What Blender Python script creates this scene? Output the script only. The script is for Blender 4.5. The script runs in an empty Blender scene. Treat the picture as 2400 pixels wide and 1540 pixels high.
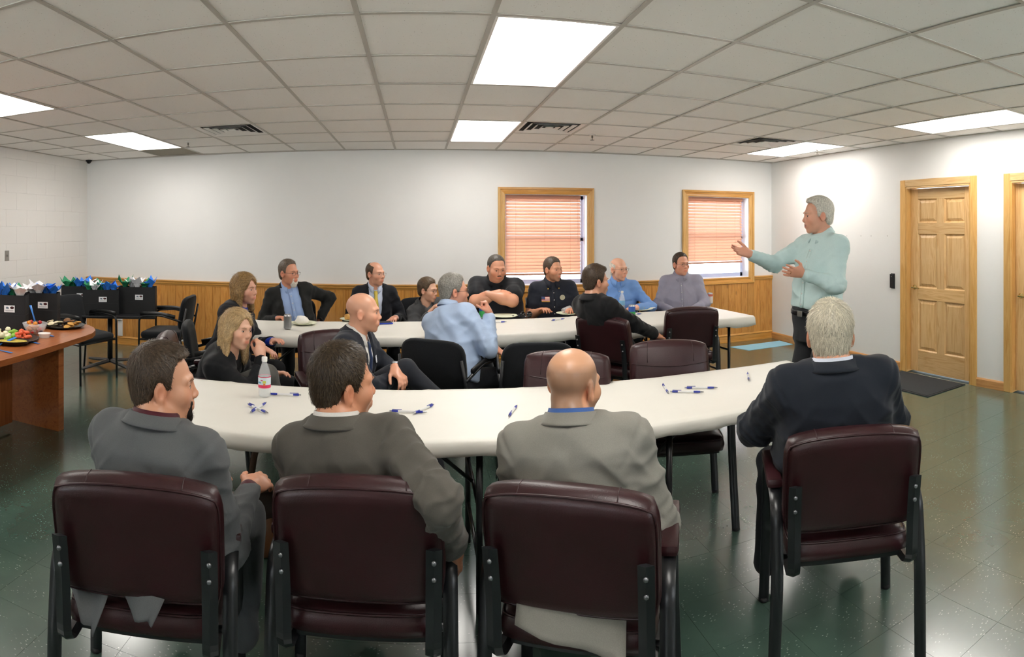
import bpy, bmesh, math, random
import numpy as np
from mathutils import Vector, Matrix, Euler

random.seed(7)
rng = np.random.default_rng(11)
scene = bpy.context.scene
COL = scene.collection

# ------------------------------------------------------------------ camera
# The photograph is a hand-swept cylindrical panorama: columns are azimuth, rows are the tangent of the elevation.
F, HY, XC = 1405.0, 535.0, 978.0          # pixels per radian, horizon row, column of the direction square to the window wall
CZ = 1.58                                  # lens height
cam_d = bpy.data.cameras.new('camera')
cam_d.type = 'PANO'
cam_d.panorama_type = 'CENTRAL_CYLINDRICAL'
cam_d.central_cylindrical_range_u_min = (0 - XC) / F
cam_d.central_cylindrical_range_u_max = (2400 - XC) / F
cam_d.central_cylindrical_range_v_min = (HY - 1540) / F
cam_d.central_cylindrical_range_v_max = HY / F
cam_d.central_cylindrical_radius = 1.0
cam = bpy.data.objects.new('camera', cam_d)
COL.objects.link(cam)
cam.location = (0, 0, CZ)
cam.rotation_euler = (math.pi / 2, 0, 0)
scene.camera = cam

# ------------------------------------------------------------------ world, sun, exposure
world = bpy.data.worlds.new('world'); scene.world = world
world.use_nodes = True
wn = world.node_tree
bg = wn.nodes['Background']
bg.inputs['Color'].default_value = (0.86, 0.93, 1.0, 1)       # bright hazy sky, even all round
bg.inputs['Strength'].default_value = 2.2
sun_d = bpy.data.lights.new('sun', 'SUN'); sun_d.energy = 42.0; sun_d.angle = math.radians(0.6); sun_d.color = (0.90, 0.96, 1.0)
sun = bpy.data.objects.new('sun', sun_d); COL.objects.link(sun)
SUN_DIR = Vector((0.62, -0.62, -1.10)).normalized()
sun.rotation_euler = SUN_DIR.to_track_quat('-Z', 'Y').to_euler()
sun.location = (-6, 14, 14)
PANEL_STRENGTH = 5.2
vs = scene.view_settings
vs.view_transform = 'Standard'; vs.look = 'None'; vs.gamma = 1.0; vs.use_curve_mapping = False
vs.exposure = 1.36
try:
    cy_ = scene.cycles
    cy_.max_bounces = 7; cy_.diffuse_bounces = 5; cy_.glossy_bounces = 3; cy_.transmission_bounces = 4; cy_.adaptive_threshold = 0.03; cy_.transparent_max_bounces = 8
    cy_.caustics_reflective = False; cy_.caustics_refractive = False; cy_.sample_clamp_indirect = 6.0
except AttributeError: pass

# ------------------------------------------------------------------ room measures
XL, XR, YB, YF, H = -4.42, 4.83, 7.2, -2.6, 2.52
GX0, GSX, GY0, GSY = -0.264, 0.60, 2.62, 0.645      # ceiling grid: column 0, column step, row 0, row step

def at(px, py, z):
    """floor-plan point of a picture point known to lie at height z"""
    d = (CZ - z) * F / (py - HY); a = (px - XC) / F
    return Vector((d * math.sin(a), d * math.cos(a), z))
def atd(px, d, z=0.0):
    a = (px - XC) / F
    return Vector((d * math.sin(a), d * math.cos(a), z))
def zpx(py, d): return CZ - (py - HY) * d / F

# ------------------------------------------------------------------ materials
def C(h, a=1.0):
    h = h.lstrip('#'); v = [int(h[i:i + 2], 16) / 255 for i in (0, 2, 4)]
    return tuple((c / 12.92 if c <= .04045 else ((c + .055) / 1.055) ** 2.4) for c in v) + (a,)
MATS = {}
class NT:
    def __init__(s, name):
        s.m = bpy.data.materials.new(name); s.m.use_nodes = True
        s.t = s.m.node_tree; s.b = s.t.nodes['Principled BSDF']; s.out = s.t.nodes['Material Output']
    def n(s, typ, **kw):
        x = s.t.nodes.new('ShaderNode' + typ)
        for k, v in kw.items():
            if k in x.inputs.keys(): x.inputs[k].default_value = v
            else: setattr(x, k, v)
        return x
    def l(s, a, b): s.t.links.new(a, b)
    def coords(s, kind='Object', scale=(1, 1, 1), rot=(0, 0, 0)):
        tc = s.n('TexCoord'); mp = s.n('Mapping')
        mp.inputs['Scale'].default_value = scale; mp.inputs['Rotation'].default_value = rot
        s.l(tc.outputs[kind], mp.inputs['Vector']); return mp.outputs['Vector']
    def ramp(s, fac, stops):
        r = s.n('ValToRGB'); e = r.color_ramp.elements
        while len(e) < len(stops): e.new(0.5)
        for el, (p, c) in zip(e, stops): el.position = p; el.color = c
        s.l(fac, r.inputs['Fac']); return r.outputs['Color']
    def mix(s, fac, a, b, mode='MIX'):
        m = s.n('Mix'); m.data_type = 'RGBA'; m.blend_type = mode
        for sock, v in ((m.inputs[0], fac), (m.inputs[6], a), (m.inputs[7], b)):
            if hasattr(v, 'is_linked'): s.l(v, sock)
            else: sock.default_value = v
        return m.outputs[2]
    def bump(s, h, strength=.3, dist=.002):
        b = s.n('Bump'); b.inputs['Strength'].default_value = strength; b.inputs['Distance'].default_value = dist
        s.l(h, b.inputs['Height']); s.l(b.outputs['Normal'], s.b.inputs['Normal']); return b
def mat(name, col, rough=.5, metal=0.0, spec=.5, noise=None, bump=None, coat=0, sheen=0, trans=0, emit=None, alpha=1.0, ior=None):
    """principled material; noise=(scale, second colour, amount) bump=(scale, strength)"""
    if name in MATS: return MATS[name]
    t = NT(name); b = t.b
    c = C(col) if isinstance(col, str) else col
    b.inputs['Base Color'].default_value = c
    b.inputs['Roughness'].default_value = rough; b.inputs['Metallic'].default_value = metal
    b.inputs['Specular IOR Level'].default_value = spec
    if coat: b.inputs['Coat Weight'].default_value = coat; b.inputs['Coat Roughness'].default_value = .15
    if sheen: b.inputs['Sheen Weight'].default_value = sheen; b.inputs['Sheen Roughness'].default_value = .5
    if trans: b.inputs['Transmission Weight'].default_value = trans
    if ior: b.inputs['IOR'].default_value = ior
    if alpha < 1: b.inputs['Alpha'].default_value = alpha
    if emit: b.inputs['Emission Color'].default_value = C(emit[0]); b.inputs['Emission Strength'].default_value = emit[1]
    vec = None
    if noise or bump: vec = t.coords('Object')
    if noise:
        nz = t.n('TexNoise', Scale=noise[0], Detail=4.0, Roughness=.6); t.l(vec, nz.inputs['Vector'])
        c2 = C(noise[1])
        t.l(t.ramp(nz.outputs['Fac'], [(0.5 - noise[2] / 2, c), (0.5 + noise[2] / 2, c2)]), b.inputs['Base Color'])
    if bump:
        nz = t.n('TexNoise', Scale=bump[0], Detail=3.0); t.l(vec, nz.inputs['Vector']); t.bump(nz.outputs['Fac'], bump[1], .003)
    MATS[name] = t.m
    return t.m

def wood(name, c1, c2, knot, scale=(14, 14, 1.1), rough=.35, obj_random=True, coat=.2, kn=True):
    if name in MATS: return MATS[name]
    t = NT(name); v = t.coords('Object')
    oi = t.n('ObjectInfo')
    add = t.n('VectorMath'); add.operation = 'ADD'
    cb = t.n('CombineXYZ'); ml = t.n('Math'); ml.operation = 'MULTIPLY'; ml.inputs[1].default_value = 37.0
    t.l(oi.outputs['Random'], ml.inputs[0])
    for i in range(3): t.l(ml.outputs[0], cb.inputs[i])
    t.l(v, add.inputs[0]); t.l(cb.outputs[0], add.inputs[1])
    mp = t.n('Mapping'); mp.inputs['Scale'].default_value = scale; t.l(add.outputs[0], mp.inputs['Vector'])
    nz = t.n('TexNoise', Scale=1.6, Detail=5.0, Roughness=.55, Distortion=1.4); t.l(mp.outputs[0], nz.inputs['Vector'])
    col = t.ramp(nz.outputs['Fac'], [(.30, C(c2)), (.5, C(c1)), (.68, C(c2))])
    if obj_random:
        rr = t.ramp(oi.outputs['Random'], [(0, (.86, .86, .86, 1)), (1, (1.06, 1.04, 1.0, 1))])
        col = t.mix(1.0, col, rr, 'MULTIPLY')
    if kn:
        mp2 = t.n('Mapping'); mp2.inputs['Scale'].default_value = tuple(s_ * .35 if s_ > 5 else s_ * 1.6 for s_ in scale); t.l(add.outputs[0], mp2.inputs['Vector'])
        vo = t.n('TexVoronoi', Scale=1.0); t.l(mp2.outputs[0], vo.inputs['Vector'])
        k = t.ramp(vo.outputs['Distance'], [(.07, (1, 1, 1, 1)), (.13, (0, 0, 0, 1))])
        col = t.mix(k, col, C(knot))
    t.l(col, t.b.inputs['Base Color']); t.b.inputs['Roughness'].default_value = rough
    t.b.inputs['Coat Weight'].default_value = coat; t.b.inputs['Coat Roughness'].default_value = .2
    t.bump(nz.outputs['Fac'], .06, .002)
    MATS[name] = t.m
    return t.m

# ------------------------------------------------------------------ mesh builder
class MB:
    def __init__(s): s.v = []; s.f = []; s.mi = []; s.cur = 0
    def add(s, vs_, fs_):
        o = len(s.v); s.v.extend(tuple(p) for p in vs_); s.f.extend(tuple(i + o for i in f) for f in fs_); s.mi.extend([s.cur] * len(fs_)); return s
    def box(s, c, d, rot=None, bev=0.0):
        hx, hy, hz = d[0] / 2, d[1] / 2, d[2] / 2; c = Vector(c)
        if bev <= 0:
            P = [Vector((x * hx, y * hy, z * hz)) for z in (-1, 1) for y in (-1, 1) for x in (-1, 1)]
            fs_ = [(0, 2, 3, 1), (4, 5, 7, 6), (0, 1, 5, 4), (2, 6, 7, 3), (0, 4, 6, 2), (1, 3, 7, 5)]
        else:
            bm = bmesh.new(); bmesh.ops.create_cube(bm, size=1.0)
            for q in bm.verts: q.co = Vector((q.co.x * d[0], q.co.y * d[1], q.co.z * d[2]))
            bmesh.ops.bevel(bm, geom=list(bm.edges), offset=min(bev, min(d) * .49), segments=2, profile=.6, affect='EDGES')
            bm.verts.index_update()
            P = [q.co.copy() for q in bm.verts]; fs_ = [tuple(q.index for q in f.verts) for f in bm.faces]; bm.free()
        if rot is not None:
            R = rot if isinstance(rot, Matrix) else Euler(rot).to_matrix()
            P = [R @ p for p in P]
        return s.add([p + c for p in P], fs_)
    def bx(s, x0, x1, y0, y1, z0, z1, bev=0.0): return s.box(((x0 + x1) / 2, (y0 + y1) / 2, (z0 + z1) / 2), (x1 - x0, y1 - y0, z1 - z0), None, bev)
    def tube(s, pts, r, n=10, cap=True, flat=None, up=Vector((0, 0, 1))):
        """sweep along points; r number or list; flat=(a,b) scales the section along side/normal"""
        pts = [Vector(p) for p in pts]; m = len(pts); rs = r if isinstance(r, (list, tuple)) else [r] * m
        ring = []; prev = None
        for i, p in enumerate(pts):
            t = (pts[min(i + 1, m - 1)] - pts[max(i - 1, 0)])
            t = t.normalized() if t.length > 1e-9 else Vector((0, 0, 1))
            if prev is None:
                a = up.cross(t)
                if a.length < 1e-3: a = Vector((1, 0, 0)).cross(t)
                a.normalize()
            else:
                a = prev - t * prev.dot(t); a.normalize()
            prev = a; b = t.cross(a)
            fa, fb = flat or (1, 1)
            ring.append([p + (a * math.cos(2 * math.pi * k / n) * fa + b * math.sin(2 * math.pi * k / n) * fb) * rs[i] for k in range(n)])
        P = [q for rr in ring for q in rr]
        fs_ = [(i * n + k, i * n + (k + 1) % n, (i + 1) * n + (k + 1) % n, (i + 1) * n + k) for i in range(m - 1) for k in range(n)]
        if cap: fs_ += [tuple(reversed(range(n))), tuple((m - 1) * n + k for k in range(n))]
        return s.add(P, fs_)
    def lathe(s, prof, c=(0, 0, 0), n=24, cap=True):
        c = Vector(c); m = len(prof)
        P = [c + Vector((r * math.cos(2 * math.pi * k / n), r * math.sin(2 * math.pi * k / n), z)) for r, z in prof for k in range(n)]
        fs_ = [(i * n + k, i * n + (k + 1) % n, (i + 1) * n + (k + 1) % n, (i + 1) * n + k) for i in range(m - 1) for k in range(n)]
        if cap: fs_ += [tuple(reversed(range(n))), tuple((m - 1) * n + k for k in range(n))]
        return s.add(P, fs_)
    def prism(s, poly, z0, z1):
        n = len(poly)
        P = [(x, y, z0) for x, y in poly] + [(x, y, z1) for x, y in poly]
        return s.add(P, [tuple(reversed(range(n))), tuple(range(n, 2 * n))] + [(k, (k + 1) % n, n + (k + 1) % n, n + k) for k in range(n)])
    def xf(s, M):
        s.v = [tuple(M @ Vector(p)) for p in s.v]; return s
    def mesh(s, name):
        me = bpy.data.meshes.new(name); me.from_pydata(s.v, [], s.f); me.validate(); return me
    def build(s, name, m=None, parent=None, smooth=False, loc=None, rot=None):
        me = s.mesh(name)
        ms = m if isinstance(m, (list, tuple)) else [m]
        for q in ms: me.materials.append(q)
        if len(ms) > 1 and len(me.polygons) == len(s.mi): me.polygons.foreach_set('material_index', s.mi)
        if smooth is True: me.polygons.foreach_set('use_smooth', [True] * len(me.polygons))
        elif smooth: smooth_angle(me, smooth)
        return link(name, me, parent, loc, rot)
def smooth_angle(me, deg):
    me.polygons.foreach_set('use_smooth', [True] * len(me.polygons))
    bm = bmesh.new(); bm.from_mesh(me); a = math.radians(deg)
    for e in bm.edges:
        if len(e.link_faces) == 2: e.smooth = e.calc_face_angle(0) < a
    bm.to_mesh(me); bm.free()
def link(name, me, parent=None, loc=None, rot=None):
    o = bpy.data.objects.new(name, me); COL.objects.link(o)
    if parent is not None: o.parent = parent
    if loc is not None: o.location = loc
    if rot is not None: o.rotation_euler = rot
    return o
def tag(o, label=None, cat=None, group=None, kind=None):
    if label: o['label'] = label
    if cat: o['category'] = cat
    if group: o['group'] = group
    if kind: o['kind'] = kind
    return o
def thing(name, label, cat, loc=(0, 0, 0), rz=0.0, group=None):
    o = bpy.data.objects.new(name, None); COL.objects.link(o); o.empty_display_size = .1
    o.location = loc; o.rotation_euler = (0, 0, rz)
    return tag(o, label, cat, group)
def struct(name, label=None):
    o = bpy.data.objects.new(name, None); COL.objects.link(o); tag(o, label, None, None, 'structure'); return o
def copy_tree(o, parent=None):
    c = o.copy(); COL.objects.link(c); c.parent = parent
    for ch in KIDS(o): copy_tree(ch, c)
    return c
def KIDS(o): return [x for x in list(o.children)]
def bez(pts, n=6, r=.05):
    """polyline with rounded corners"""
    pts = [Vector(p) for p in pts]; out = [pts[0]]
    for i in range(1, len(pts) - 1):
        a, b, c = pts[i - 1], pts[i], pts[i + 1]
        ra = min(r, (a - b).length * .49); rc = min(r, (c - b).length * .49)
        p0 = b + (a - b).normalized() * ra; p2 = b + (c - b).normalized() * rc
        for k in range(n + 1):
            t = k / n; out.append(p0 * (1 - t) ** 2 + b * 2 * t * (1 - t) + p2 * t * t)
    out.append(pts[-1]); return out
# ================================================================== THE ROOM
M_WALL = mat('wall_paint', '#eae9e7', .62, noise=(1.2, '#e6e5e3', .5), bump=(220, .05))
M_BLOCK = mat('block_paint', '#e8e5e1', .55, bump=(140, .10))
M_TILE = None
t = NT('ceiling_tile'); v = t.coords('Object')
oi = t.n('ObjectInfo'); av = t.n('VectorMath'); av.operation = 'ADD'; t.l(v, av.inputs[0]); t.l(oi.outputs['Location'], av.inputs[1])
vo = t.n('TexVoronoi', Scale=70.0); t.l(av.outputs[0], vo.inputs['Vector'])
nz = t.n('TexNoise', Scale=45.0, Detail=3.0); t.l(av.outputs[0], nz.inputs['Vector'])
pit = t.ramp(vo.outputs['Distance'], [(.10, (1, 1, 1, 1)), (.17, (0, 0, 0, 1))])
th = t.ramp(nz.outputs['Fac'], [(.52, (0, 0, 0, 1)), (.58, (1, 1, 1, 1))])
pm = t.mix(1.0, pit, th, 'MULTIPLY')
t.l(t.mix(pm, C('#f3f0eb'), C('#b0a99f')), t.b.inputs['Base Color']); t.b.inputs['Roughness'].default_value = .85
bn = t.n('Bump'); bn.inputs['Strength'].default_value = .25; bn.inputs['Distance'].default_value = .002; bn.invert = True
t.l(pm, bn.inputs['Height']); t.l(bn.outputs['Normal'], t.b.inputs['Normal'])
M_TILE = t.m
M_GRID = mat('grid_metal', '#b9b4ab', .5)
M_PINE = wood('pine_boards', '#d79a4e', '#b9772f', '#5f3310', scale=(16, 16, 1.3), rough=.32, coat=.35)
M_PINETRIM = wood('pine_trim', '#d9a052', '#c08536', '#7c4a1c', scale=(1.0, 14, 14), rough=.32, kn=False, coat=.3)
M_PINETRIMV = wood('pine_trim_upright', '#deb06c', '#cb9850', '#7c4a1c', scale=(14, 14, 1.0), rough=.34, kn=False, coat=.25)
M_DOOR = wood('door_pine', '#e2bd88', '#cd9f64', '#8a5a2a', scale=(12, 12, 1.0), rough=.38, kn=False, coat=.2)
M_DOORH = wood('door_pine_rail', '#e2bd88', '#cd9f64', '#8a5a2a', scale=(12, 1.0, 12), rough=.38, kn=False, coat=.2)
M_BLACK = mat('black_metal', '#15161a', .35, spec=.5)
M_WHITE = mat('white_enamel', '#eceae6', .4)

# floor tiles
t = NT('vinyl_tile'); v = t.coords('Object')
oi = t.n('ObjectInfo'); av = t.n('VectorMath'); av.operation = 'ADD'; t.l(v, av.inputs[0]); t.l(oi.outputs['Location'], av.inputs[1])
n1 = t.n('TexNoise', Scale=3.0, Detail=5.0); t.l(av.outputs[0], n1.inputs['Vector'])
base = t.ramp(n1.outputs['Fac'], [(.3, C('#40564c')), (.55, C('#485f54')), (.75, C('#51685b'))])
mp = t.n('Mapping'); mp.inputs['Scale'].default_value = (26, 60, 40); mp.inputs['Rotation'].default_value = (0, 0, .6); t.l(av.outputs[0], mp.inputs['Vector'])
vo = t.n('TexVoronoi', Scale=1.0, Randomness=1.0); vo.voronoi_dimensions = '2D'; t.l(mp.outputs[0], vo.inputs['Vector'])
fl = t.ramp(vo.outputs['Distance'], [(.06, (1, 1, 1, 1)), (.11, (0, 0, 0, 1))])
n2 = t.n('TexNoise', Scale=9.0, Detail=2.0); t.l(av.outputs[0], n2.inputs['Vector'])
fm = t.mix(1.0, fl, t.ramp(n2.outputs['Fac'], [(.5, (0, 0, 0, 1)), (.62, (.75, .75, .75, 1))]), 'MULTIPLY')
t.l(t.mix(fm, base, C('#b9c7ba')), t.b.inputs['Base Color'])
t.b.inputs['Roughness'].default_value = .23
t.b.inputs['Specular IOR Level'].default_value = .8; t.b.inputs['Coat Weight'].default_value = .7; t.b.inputs['Coat Roughness'].default_value = .16
n4 = t.n('TexNoise', Scale=9.0, Detail=1.0); t.l(av.outputs[0], n4.inputs['Vector']); t.bump(n4.outputs['Fac'], .05, .004)
M_VCT = t.m
floor = struct('floor', 'dark green speckled vinyl tile floor with glossy wax')
MB().bx(XL - .2, XR + .2, YF - .2, YB + .3, -.06, -.004).build('subfloor', mat('tile_joint', '#1c2a24', .8), floor)
TS = .3048; tiles = []
for i in range(int((XR - XL) / TS) + 1):
    for j in range(int((YB - YF) / TS) + 1):
        x0 = XL + i * TS; y0 = YF + j * TS; x1 = min(x0 + TS, XR); y1 = min(y0 + TS, YB)
        if x1 - x0 < .01 or y1 - y0 < .01: continue
        cx, cy = (x0 + x1) / 2, (y0 + y1) / 2; d = math.hypot(cx, cy); a = math.atan2(cx, cy)
        vis = d > 2.0 and -.74 < a < 1.06 and cy > .3
        tiles.append((d if vis else 99 + d, x0, x1, y0, y1))
tiles.sort(); G_ = .0006
fullmesh = MB().bx(-TS / 2 + G_, TS / 2 - G_, -TS / 2 + G_, TS / 2 - G_, -.004, 0).mesh('floor_tile'); fullmesh.materials.append(M_VCT)
rest = MB(); ncount = 0
for k, (d, x0, x1, y0, y1) in enumerate(tiles):
    if d < 90 and ncount < 300 and abs(x1 - x0 - TS) < 1e-6 and abs(y1 - y0 - TS) < 1e-6:
        link('floor_tile', fullmesh, floor, ((x0 + x1) / 2, (y0 + y1) / 2, 0)); ncount += 1
    else: rest.bx(x0 + G_, x1 - G_, y0 + G_, y1 - G_, -.004, 0)
tag(rest.build('far_floor_tiles', M_VCT, floor), kind='stuff')

# ---- walls
W1 = dict(x0=at(1177, 600, 1.3).x, x1=0)   # replaced below
def wx(px): return YB * math.tan((px - XC) / F)            # x on the window wall under a picture column
def wz(px, py): return CZ - (py - HY) * (YB / math.cos((px - XC) / F)) / F
RAIL = .875
wins = []
for (pl, pr, pt, pb) in ((1183, 1376, 456, 668), (1612, 1754, 462, 652)):
    wins.append((wx(pl), wx(pr), wz((pl + pr) / 2, pb), wz((pl + pr) / 2, pt)))
wall_b = struct('wall_back', 'white painted drywall above a knotty pine wainscot')
mb = MB(); xs = [XL - .2]
for (a, b, z0, z1) in wins:
    mb.bx(xs[-1], a, YB, YB + .2, 0, H + .2); mb.bx(a, b, YB, YB + .2, 0, z0); mb.bx(a, b, YB, YB + .2, z1, H + .2); xs.append(b)
mb.bx(xs[-1], XR + .2, YB, YB + .2, 0, H + .2)
mb.build('drywall', M_WALL, wall_b)
# tongue and groove pine boards, one object each
BW = .105
bm_ = MB(); bm_.prism([(-BW / 2 + .0005, 0), (-BW / 2 + .0005, -.0145), (-BW / 2 + .003, -.017), (BW / 2 - .003, -.017), (BW / 2 - .0005, -.0145), (BW / 2 - .0005, 0)][::-1], .10, RAIL - .03)
board_full = bm_.mesh('board'); board_full.materials.append(M_PINE)
nb = int((XR - XL) / BW) + 1; bw_ = (XR - XL) / nb
CAS = .085
for k in range(nb):
    x = XL + (k + .5) * bw_; top = RAIL - .03
    hit = [w for w in wins if w[0] - CAS - .02 < x < w[1] + CAS + .02]
    if hit and hit[0][2] - CAS < top:
        b2 = MB(); zt = hit[0][2] - CAS + .01
        b2.prism([(-BW / 2 + .0005, 0), (-BW / 2 + .0005, -.0145), (-BW / 2 + .003, -.017), (BW / 2 - .003, -.017), (BW / 2 - .0005, -.0145), (BW / 2 - .0005, 0)][::-1], .10, zt)
        me = b2.mesh('board'); me.materials.append(M_PINE)
    else: me = board_full
    o = link('board', me, wall_b, (x, YB, 0)); o.scale.x = bw_ / BW
# rail and base in the wall's own lengths
rail = struct('trim_1', 'pine chair rail along the top of the wainscot')
segs = [(XL, wins[0][0] - CAS), (wins[0][1] + CAS, wins[1][0] - CAS), (wins[1][1] + CAS, XR)]
for a, b in segs:
    m = MB(); prof = [(0, -.035), (-.022, -.035), (-.024, -.022), (-.032, -.014), (-.032, .004), (-.040, .012), (-.040, .024), (-.006, .030), (0, .030)]
    n = len(prof); P = [(a, YB + y, RAIL + z) for y, z in prof] + [(b, YB + y, RAIL + z) for y, z in prof]
    m.add(P, [tuple(range(n)), tuple(reversed(range(n, 2 * n)))] + [(k, n + k, n + (k + 1) % n, (k + 1) % n) for k in range(n)])
    m.build('rail_length', M_PINETRIM, rail)
base = struct('baseboard_back', 'pine baseboard under the wainscot')
prof = [(0, 0), (-.030, 0), (-.030, .015), (-.022, .02), (-.022, .085), (-.030, .095), (-.018, .115), (0, .115)]
n = len(prof); cuts = [XL, -1.9, .9, XR]
for a, b in zip(cuts[:-1], cuts[1:]):
    m = MB(); P = [(a + .0008, YB + y, z) for y, z in prof] + [(b - .0008, YB + y, z) for y, z in prof]
    m.add(P, [tuple(range(n)), tuple(reversed(range(n, 2 * n)))] + [(k, n + k, n + (k + 1) % n, (k + 1) % n) for k in range(n)])
    m.build('baseboard_length', M_PINETRIM, base)

# ---- windows
def slat_material():
    t = NT('blind_slat'); b = t.b
    b.inputs['Base Color'].default_value = C('#e2bda8'); b.inputs['Roughness'].default_value = .45
    tr = t.n('BsdfTranslucent'); tr.inputs['Color'].default_value = C('#f1cfbc')
    mx = t.n('MixShader'); mx.inputs[0].default_value = .30
    t.l(b.outputs[0], mx.inputs[1]); t.l(tr.outputs[0], mx.inputs[2]); t.l(mx.outputs[0], t.out.inputs['Surface']); return t.m
M_SLAT = slat_material()
M_SASH = mat('blue_vinyl_sash', '#b9c4e0', .4)
M_REVEAL = mat('reveal_paint', '#e9ebf2', .5)
def glass_mat():
    t = NT('window_glass'); t.b.inputs['Base Color'].default_value = (1, 1, 1, 1)
    gl = t.n('BsdfGlossy'); gl.inputs['Roughness'].default_value = .02
    tr = t.n('BsdfTransparent'); mx = t.n('MixShader'); fr = t.n('Fresnel'); fr.inputs[0].default_value = 1.35
    t.l(fr.outputs[0], mx.inputs[0]); t.l(tr.outputs[0], mx.inputs[1]); t.l(gl.outputs[0], mx.inputs[2]); t.l(mx.outputs[0], t.out.inputs['Surface']); return t.m
M_GLASS = glass_mat()
for wi, (a, b, z0, z1) in enumerate(wins):
    w = struct('window_%d' % (wi + 1), ('wide' if wi == 0 else 'narrow') + ' window with pine casing and lowered tan blind')
    # casing: four mitred boards with a raised outer bead
    def side(p, q, inward, nm, mt):
        p, q = Vector(p), Vector(q); dirv = (q - p).normalized(); iv = Vector(inward)
        prof = [(0, -.002), (0, -.020), (.010, -.022), (.030, -.016), (CAS - .03, -.020), (CAS - .026, -.032), (CAS - .006, -.034), (CAS, -.028), (CAS, -.002)]
        P = []
        for end, sg in ((p, -1), (q, 1)):
            for (o, d) in prof: P.append(end - iv * o + dirv * sg * o + Vector((0, d, 0)))
        n = len(prof); m = MB()
        m.add(P, [tuple(range(n)), tuple(reversed(range(n, 2 * n)))] + [(k, n + k, n + (k + 1) % n, (k + 1) % n) for k in range(n)])
        bm = bmesh.new(); me = m.mesh(nm); bm.from_mesh(me); bmesh.ops.recalc_face_normals(bm, faces=bm.faces); bm.to_mesh(me); bm.free()
        me.materials.append(mt); link(nm, me, w)
    A, B, Cc, D = (a, YB, z0), (b, YB, z0), (b, YB, z1), (a, YB, z1)
    side(A, B, (0, 0, 1), 'casing_bottom', M_PINETRIM); side(B, Cc, (-1, 0, 0), 'casing_side', M_PINETRIMV)
    side(Cc, D, (0, 0, -1), 'casing_top', M_PINETRIM); side(D, A, (1, 0, 0), 'casing_side', M_PINETRIMV)
    e = .006
    for q_ in ((a, a + e, z0, z1), (b - e, b, z0, z1), (a + e, b - e, z1 - e, z1), (a + e, b - e, z0, z0 + e)): MB().bx(q_[0], q_[1], YB - .004, YB + .2, q_[2], q_[3]).build('reveal', M_REVEAL, w)
    ys = YB + .15
    for (x0, x1, zz0, zz1) in ((a, b, z0 + e, z0 + .055), (a, b, z1 - .05, z1 - e), (a + e, a + .05, z0, z1), (b - .05, b - e, z0, z1), (a, b, (z0 + z1) / 2 - .02, (z0 + z1) / 2 + .02)):
        MB().bx(x0 + .006, x1 - .006, ys, ys + .04, zz0, zz1).build('sash_bar', M_SASH, w)
    MB().bx(a + .04, b - .04, ys + .018, ys + .022, z0 + .05, z1 - .04).build('pane', M_GLASS, w)
    # blind
    bl = thing('window_blind', ('tan slat blind in the wide window behind the officer' if wi == 0 else 'tan slat blind in the narrow window near the corner'), 'blind', ((a + b) / 2, YB + .075, z1))
    wb = (b - a) - .078; off = -.030; gap = .13 if wi == 0 else .19
    MB().box((off, 0, -.028), (wb, .05, .045), None, .004).build('head_rail', mat('blind_rail', '#c08468', .5), bl)
    pitch = .0415; ns = int(((z1 - z0) - gap - .06) / pitch)
    sm = MB(); nseg = 5
    for k in range(nseg):
        pass
    pr = [(.025 * math.cos(u) , .004 * (1 - (2 * k / 6 - 1) ** 2)) for k, u in enumerate(np.linspace(0, math.pi, 7))]
    P = [(x, y, z) for x in (-wb / 2, wb / 2) for (y, z) in pr] + [(x, y, z - .0022) for x in (-wb / 2, wb / 2) for (y, z) in pr]
    fs_ = [(k, k + 1, 7 + k + 1, 7 + k) for k in range(6)] + [(14 + k, 21 + k, 21 + k + 1, 14 + k + 1) for k in range(6)]
    fs_ += [(0, 7, 21, 14), (6, 20, 27, 13)] + [(k, 14 + k, 14 + k + 1, k + 1) for k in range(6)] + [(7 + k, 7 + k + 1, 21 + k + 1, 21 + k) for k in range(6)]
    sm.add(P, fs_); sme = sm.mesh('slat'); sme.materials.append(M_SLAT); smooth_angle(sme, 40)
    for k in range(ns):
        link('slat', sme, bl, (off + random.uniform(-.001, .001), 0, -.07 - k * pitch), (math.radians(52 + random.uniform(-2, 2)), 0, 0))
    zb = -.07 - ns * pitch
    MB().box((off, 0, zb), (wb, .05, .022), None, .004).build('bottom_rail', mat('blind_rail', '#c08468', .5), bl)
    for fx in (-.36, 0.02, .36):
        MB().tube([(off + fx * wb, -.024, -.05), (off + fx * wb, -.024, zb)], .0012, 5).build('ladder_cord', mat('cord', '#d8a48c', .8), bl)
    MB().tube([(off + wb * .46, -.03, -.05), (off + wb * .46, -.03, -.62)], .002, 5).build('pull_cord', mat('cord', '#d8a48c', .8), bl)
# sunlit ground outside
og = MB().bx(-14, 20, YB + .2, YB + 22, -.45, -.35).build('ground_outside', mat('pale_concrete', '#d5d3cd', .8, noise=(.8, '#c8c5bf', .5)))
tag(og, 'pale sunlit paving outside the windows', None, None, 'structure')

# ---- left wall, painted concrete block
wall_l = struct('wall_left', 'white painted concrete block wall')
MB().bx(XL - .2, XL - .004, YF - .2, YB + .2, 0, H + .2).build('mortar', M_BLOCK, wall_l)
bh, bl_ = .2, .4; full = {}
for r in range(int(H / bh) + 1):
    z0 = r * bh; z1 = min(z0 + bh, H + .02); y = YF - (bl_ / 2 if r % 2 else 0)
    while y < YB:
        y0, y1 = max(y, YF), min(y + bl_, YB)
        if y1 - y0 > .03:
            key = (round(y1 - y0, 4), round(z1 - z0, 4))
            if key not in full:
                m_ = MB().box((0, 0, 0), (.012, key[0] - .0018, key[1] - .0018), None, .0011); full[key] = m_.mesh('block'); full[key].materials.append(M_BLOCK)
            link('block', full[key], wall_l, (XL - .006, (y0 + y1) / 2, (z0 + z1) / 2))
        y += bl_
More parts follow.
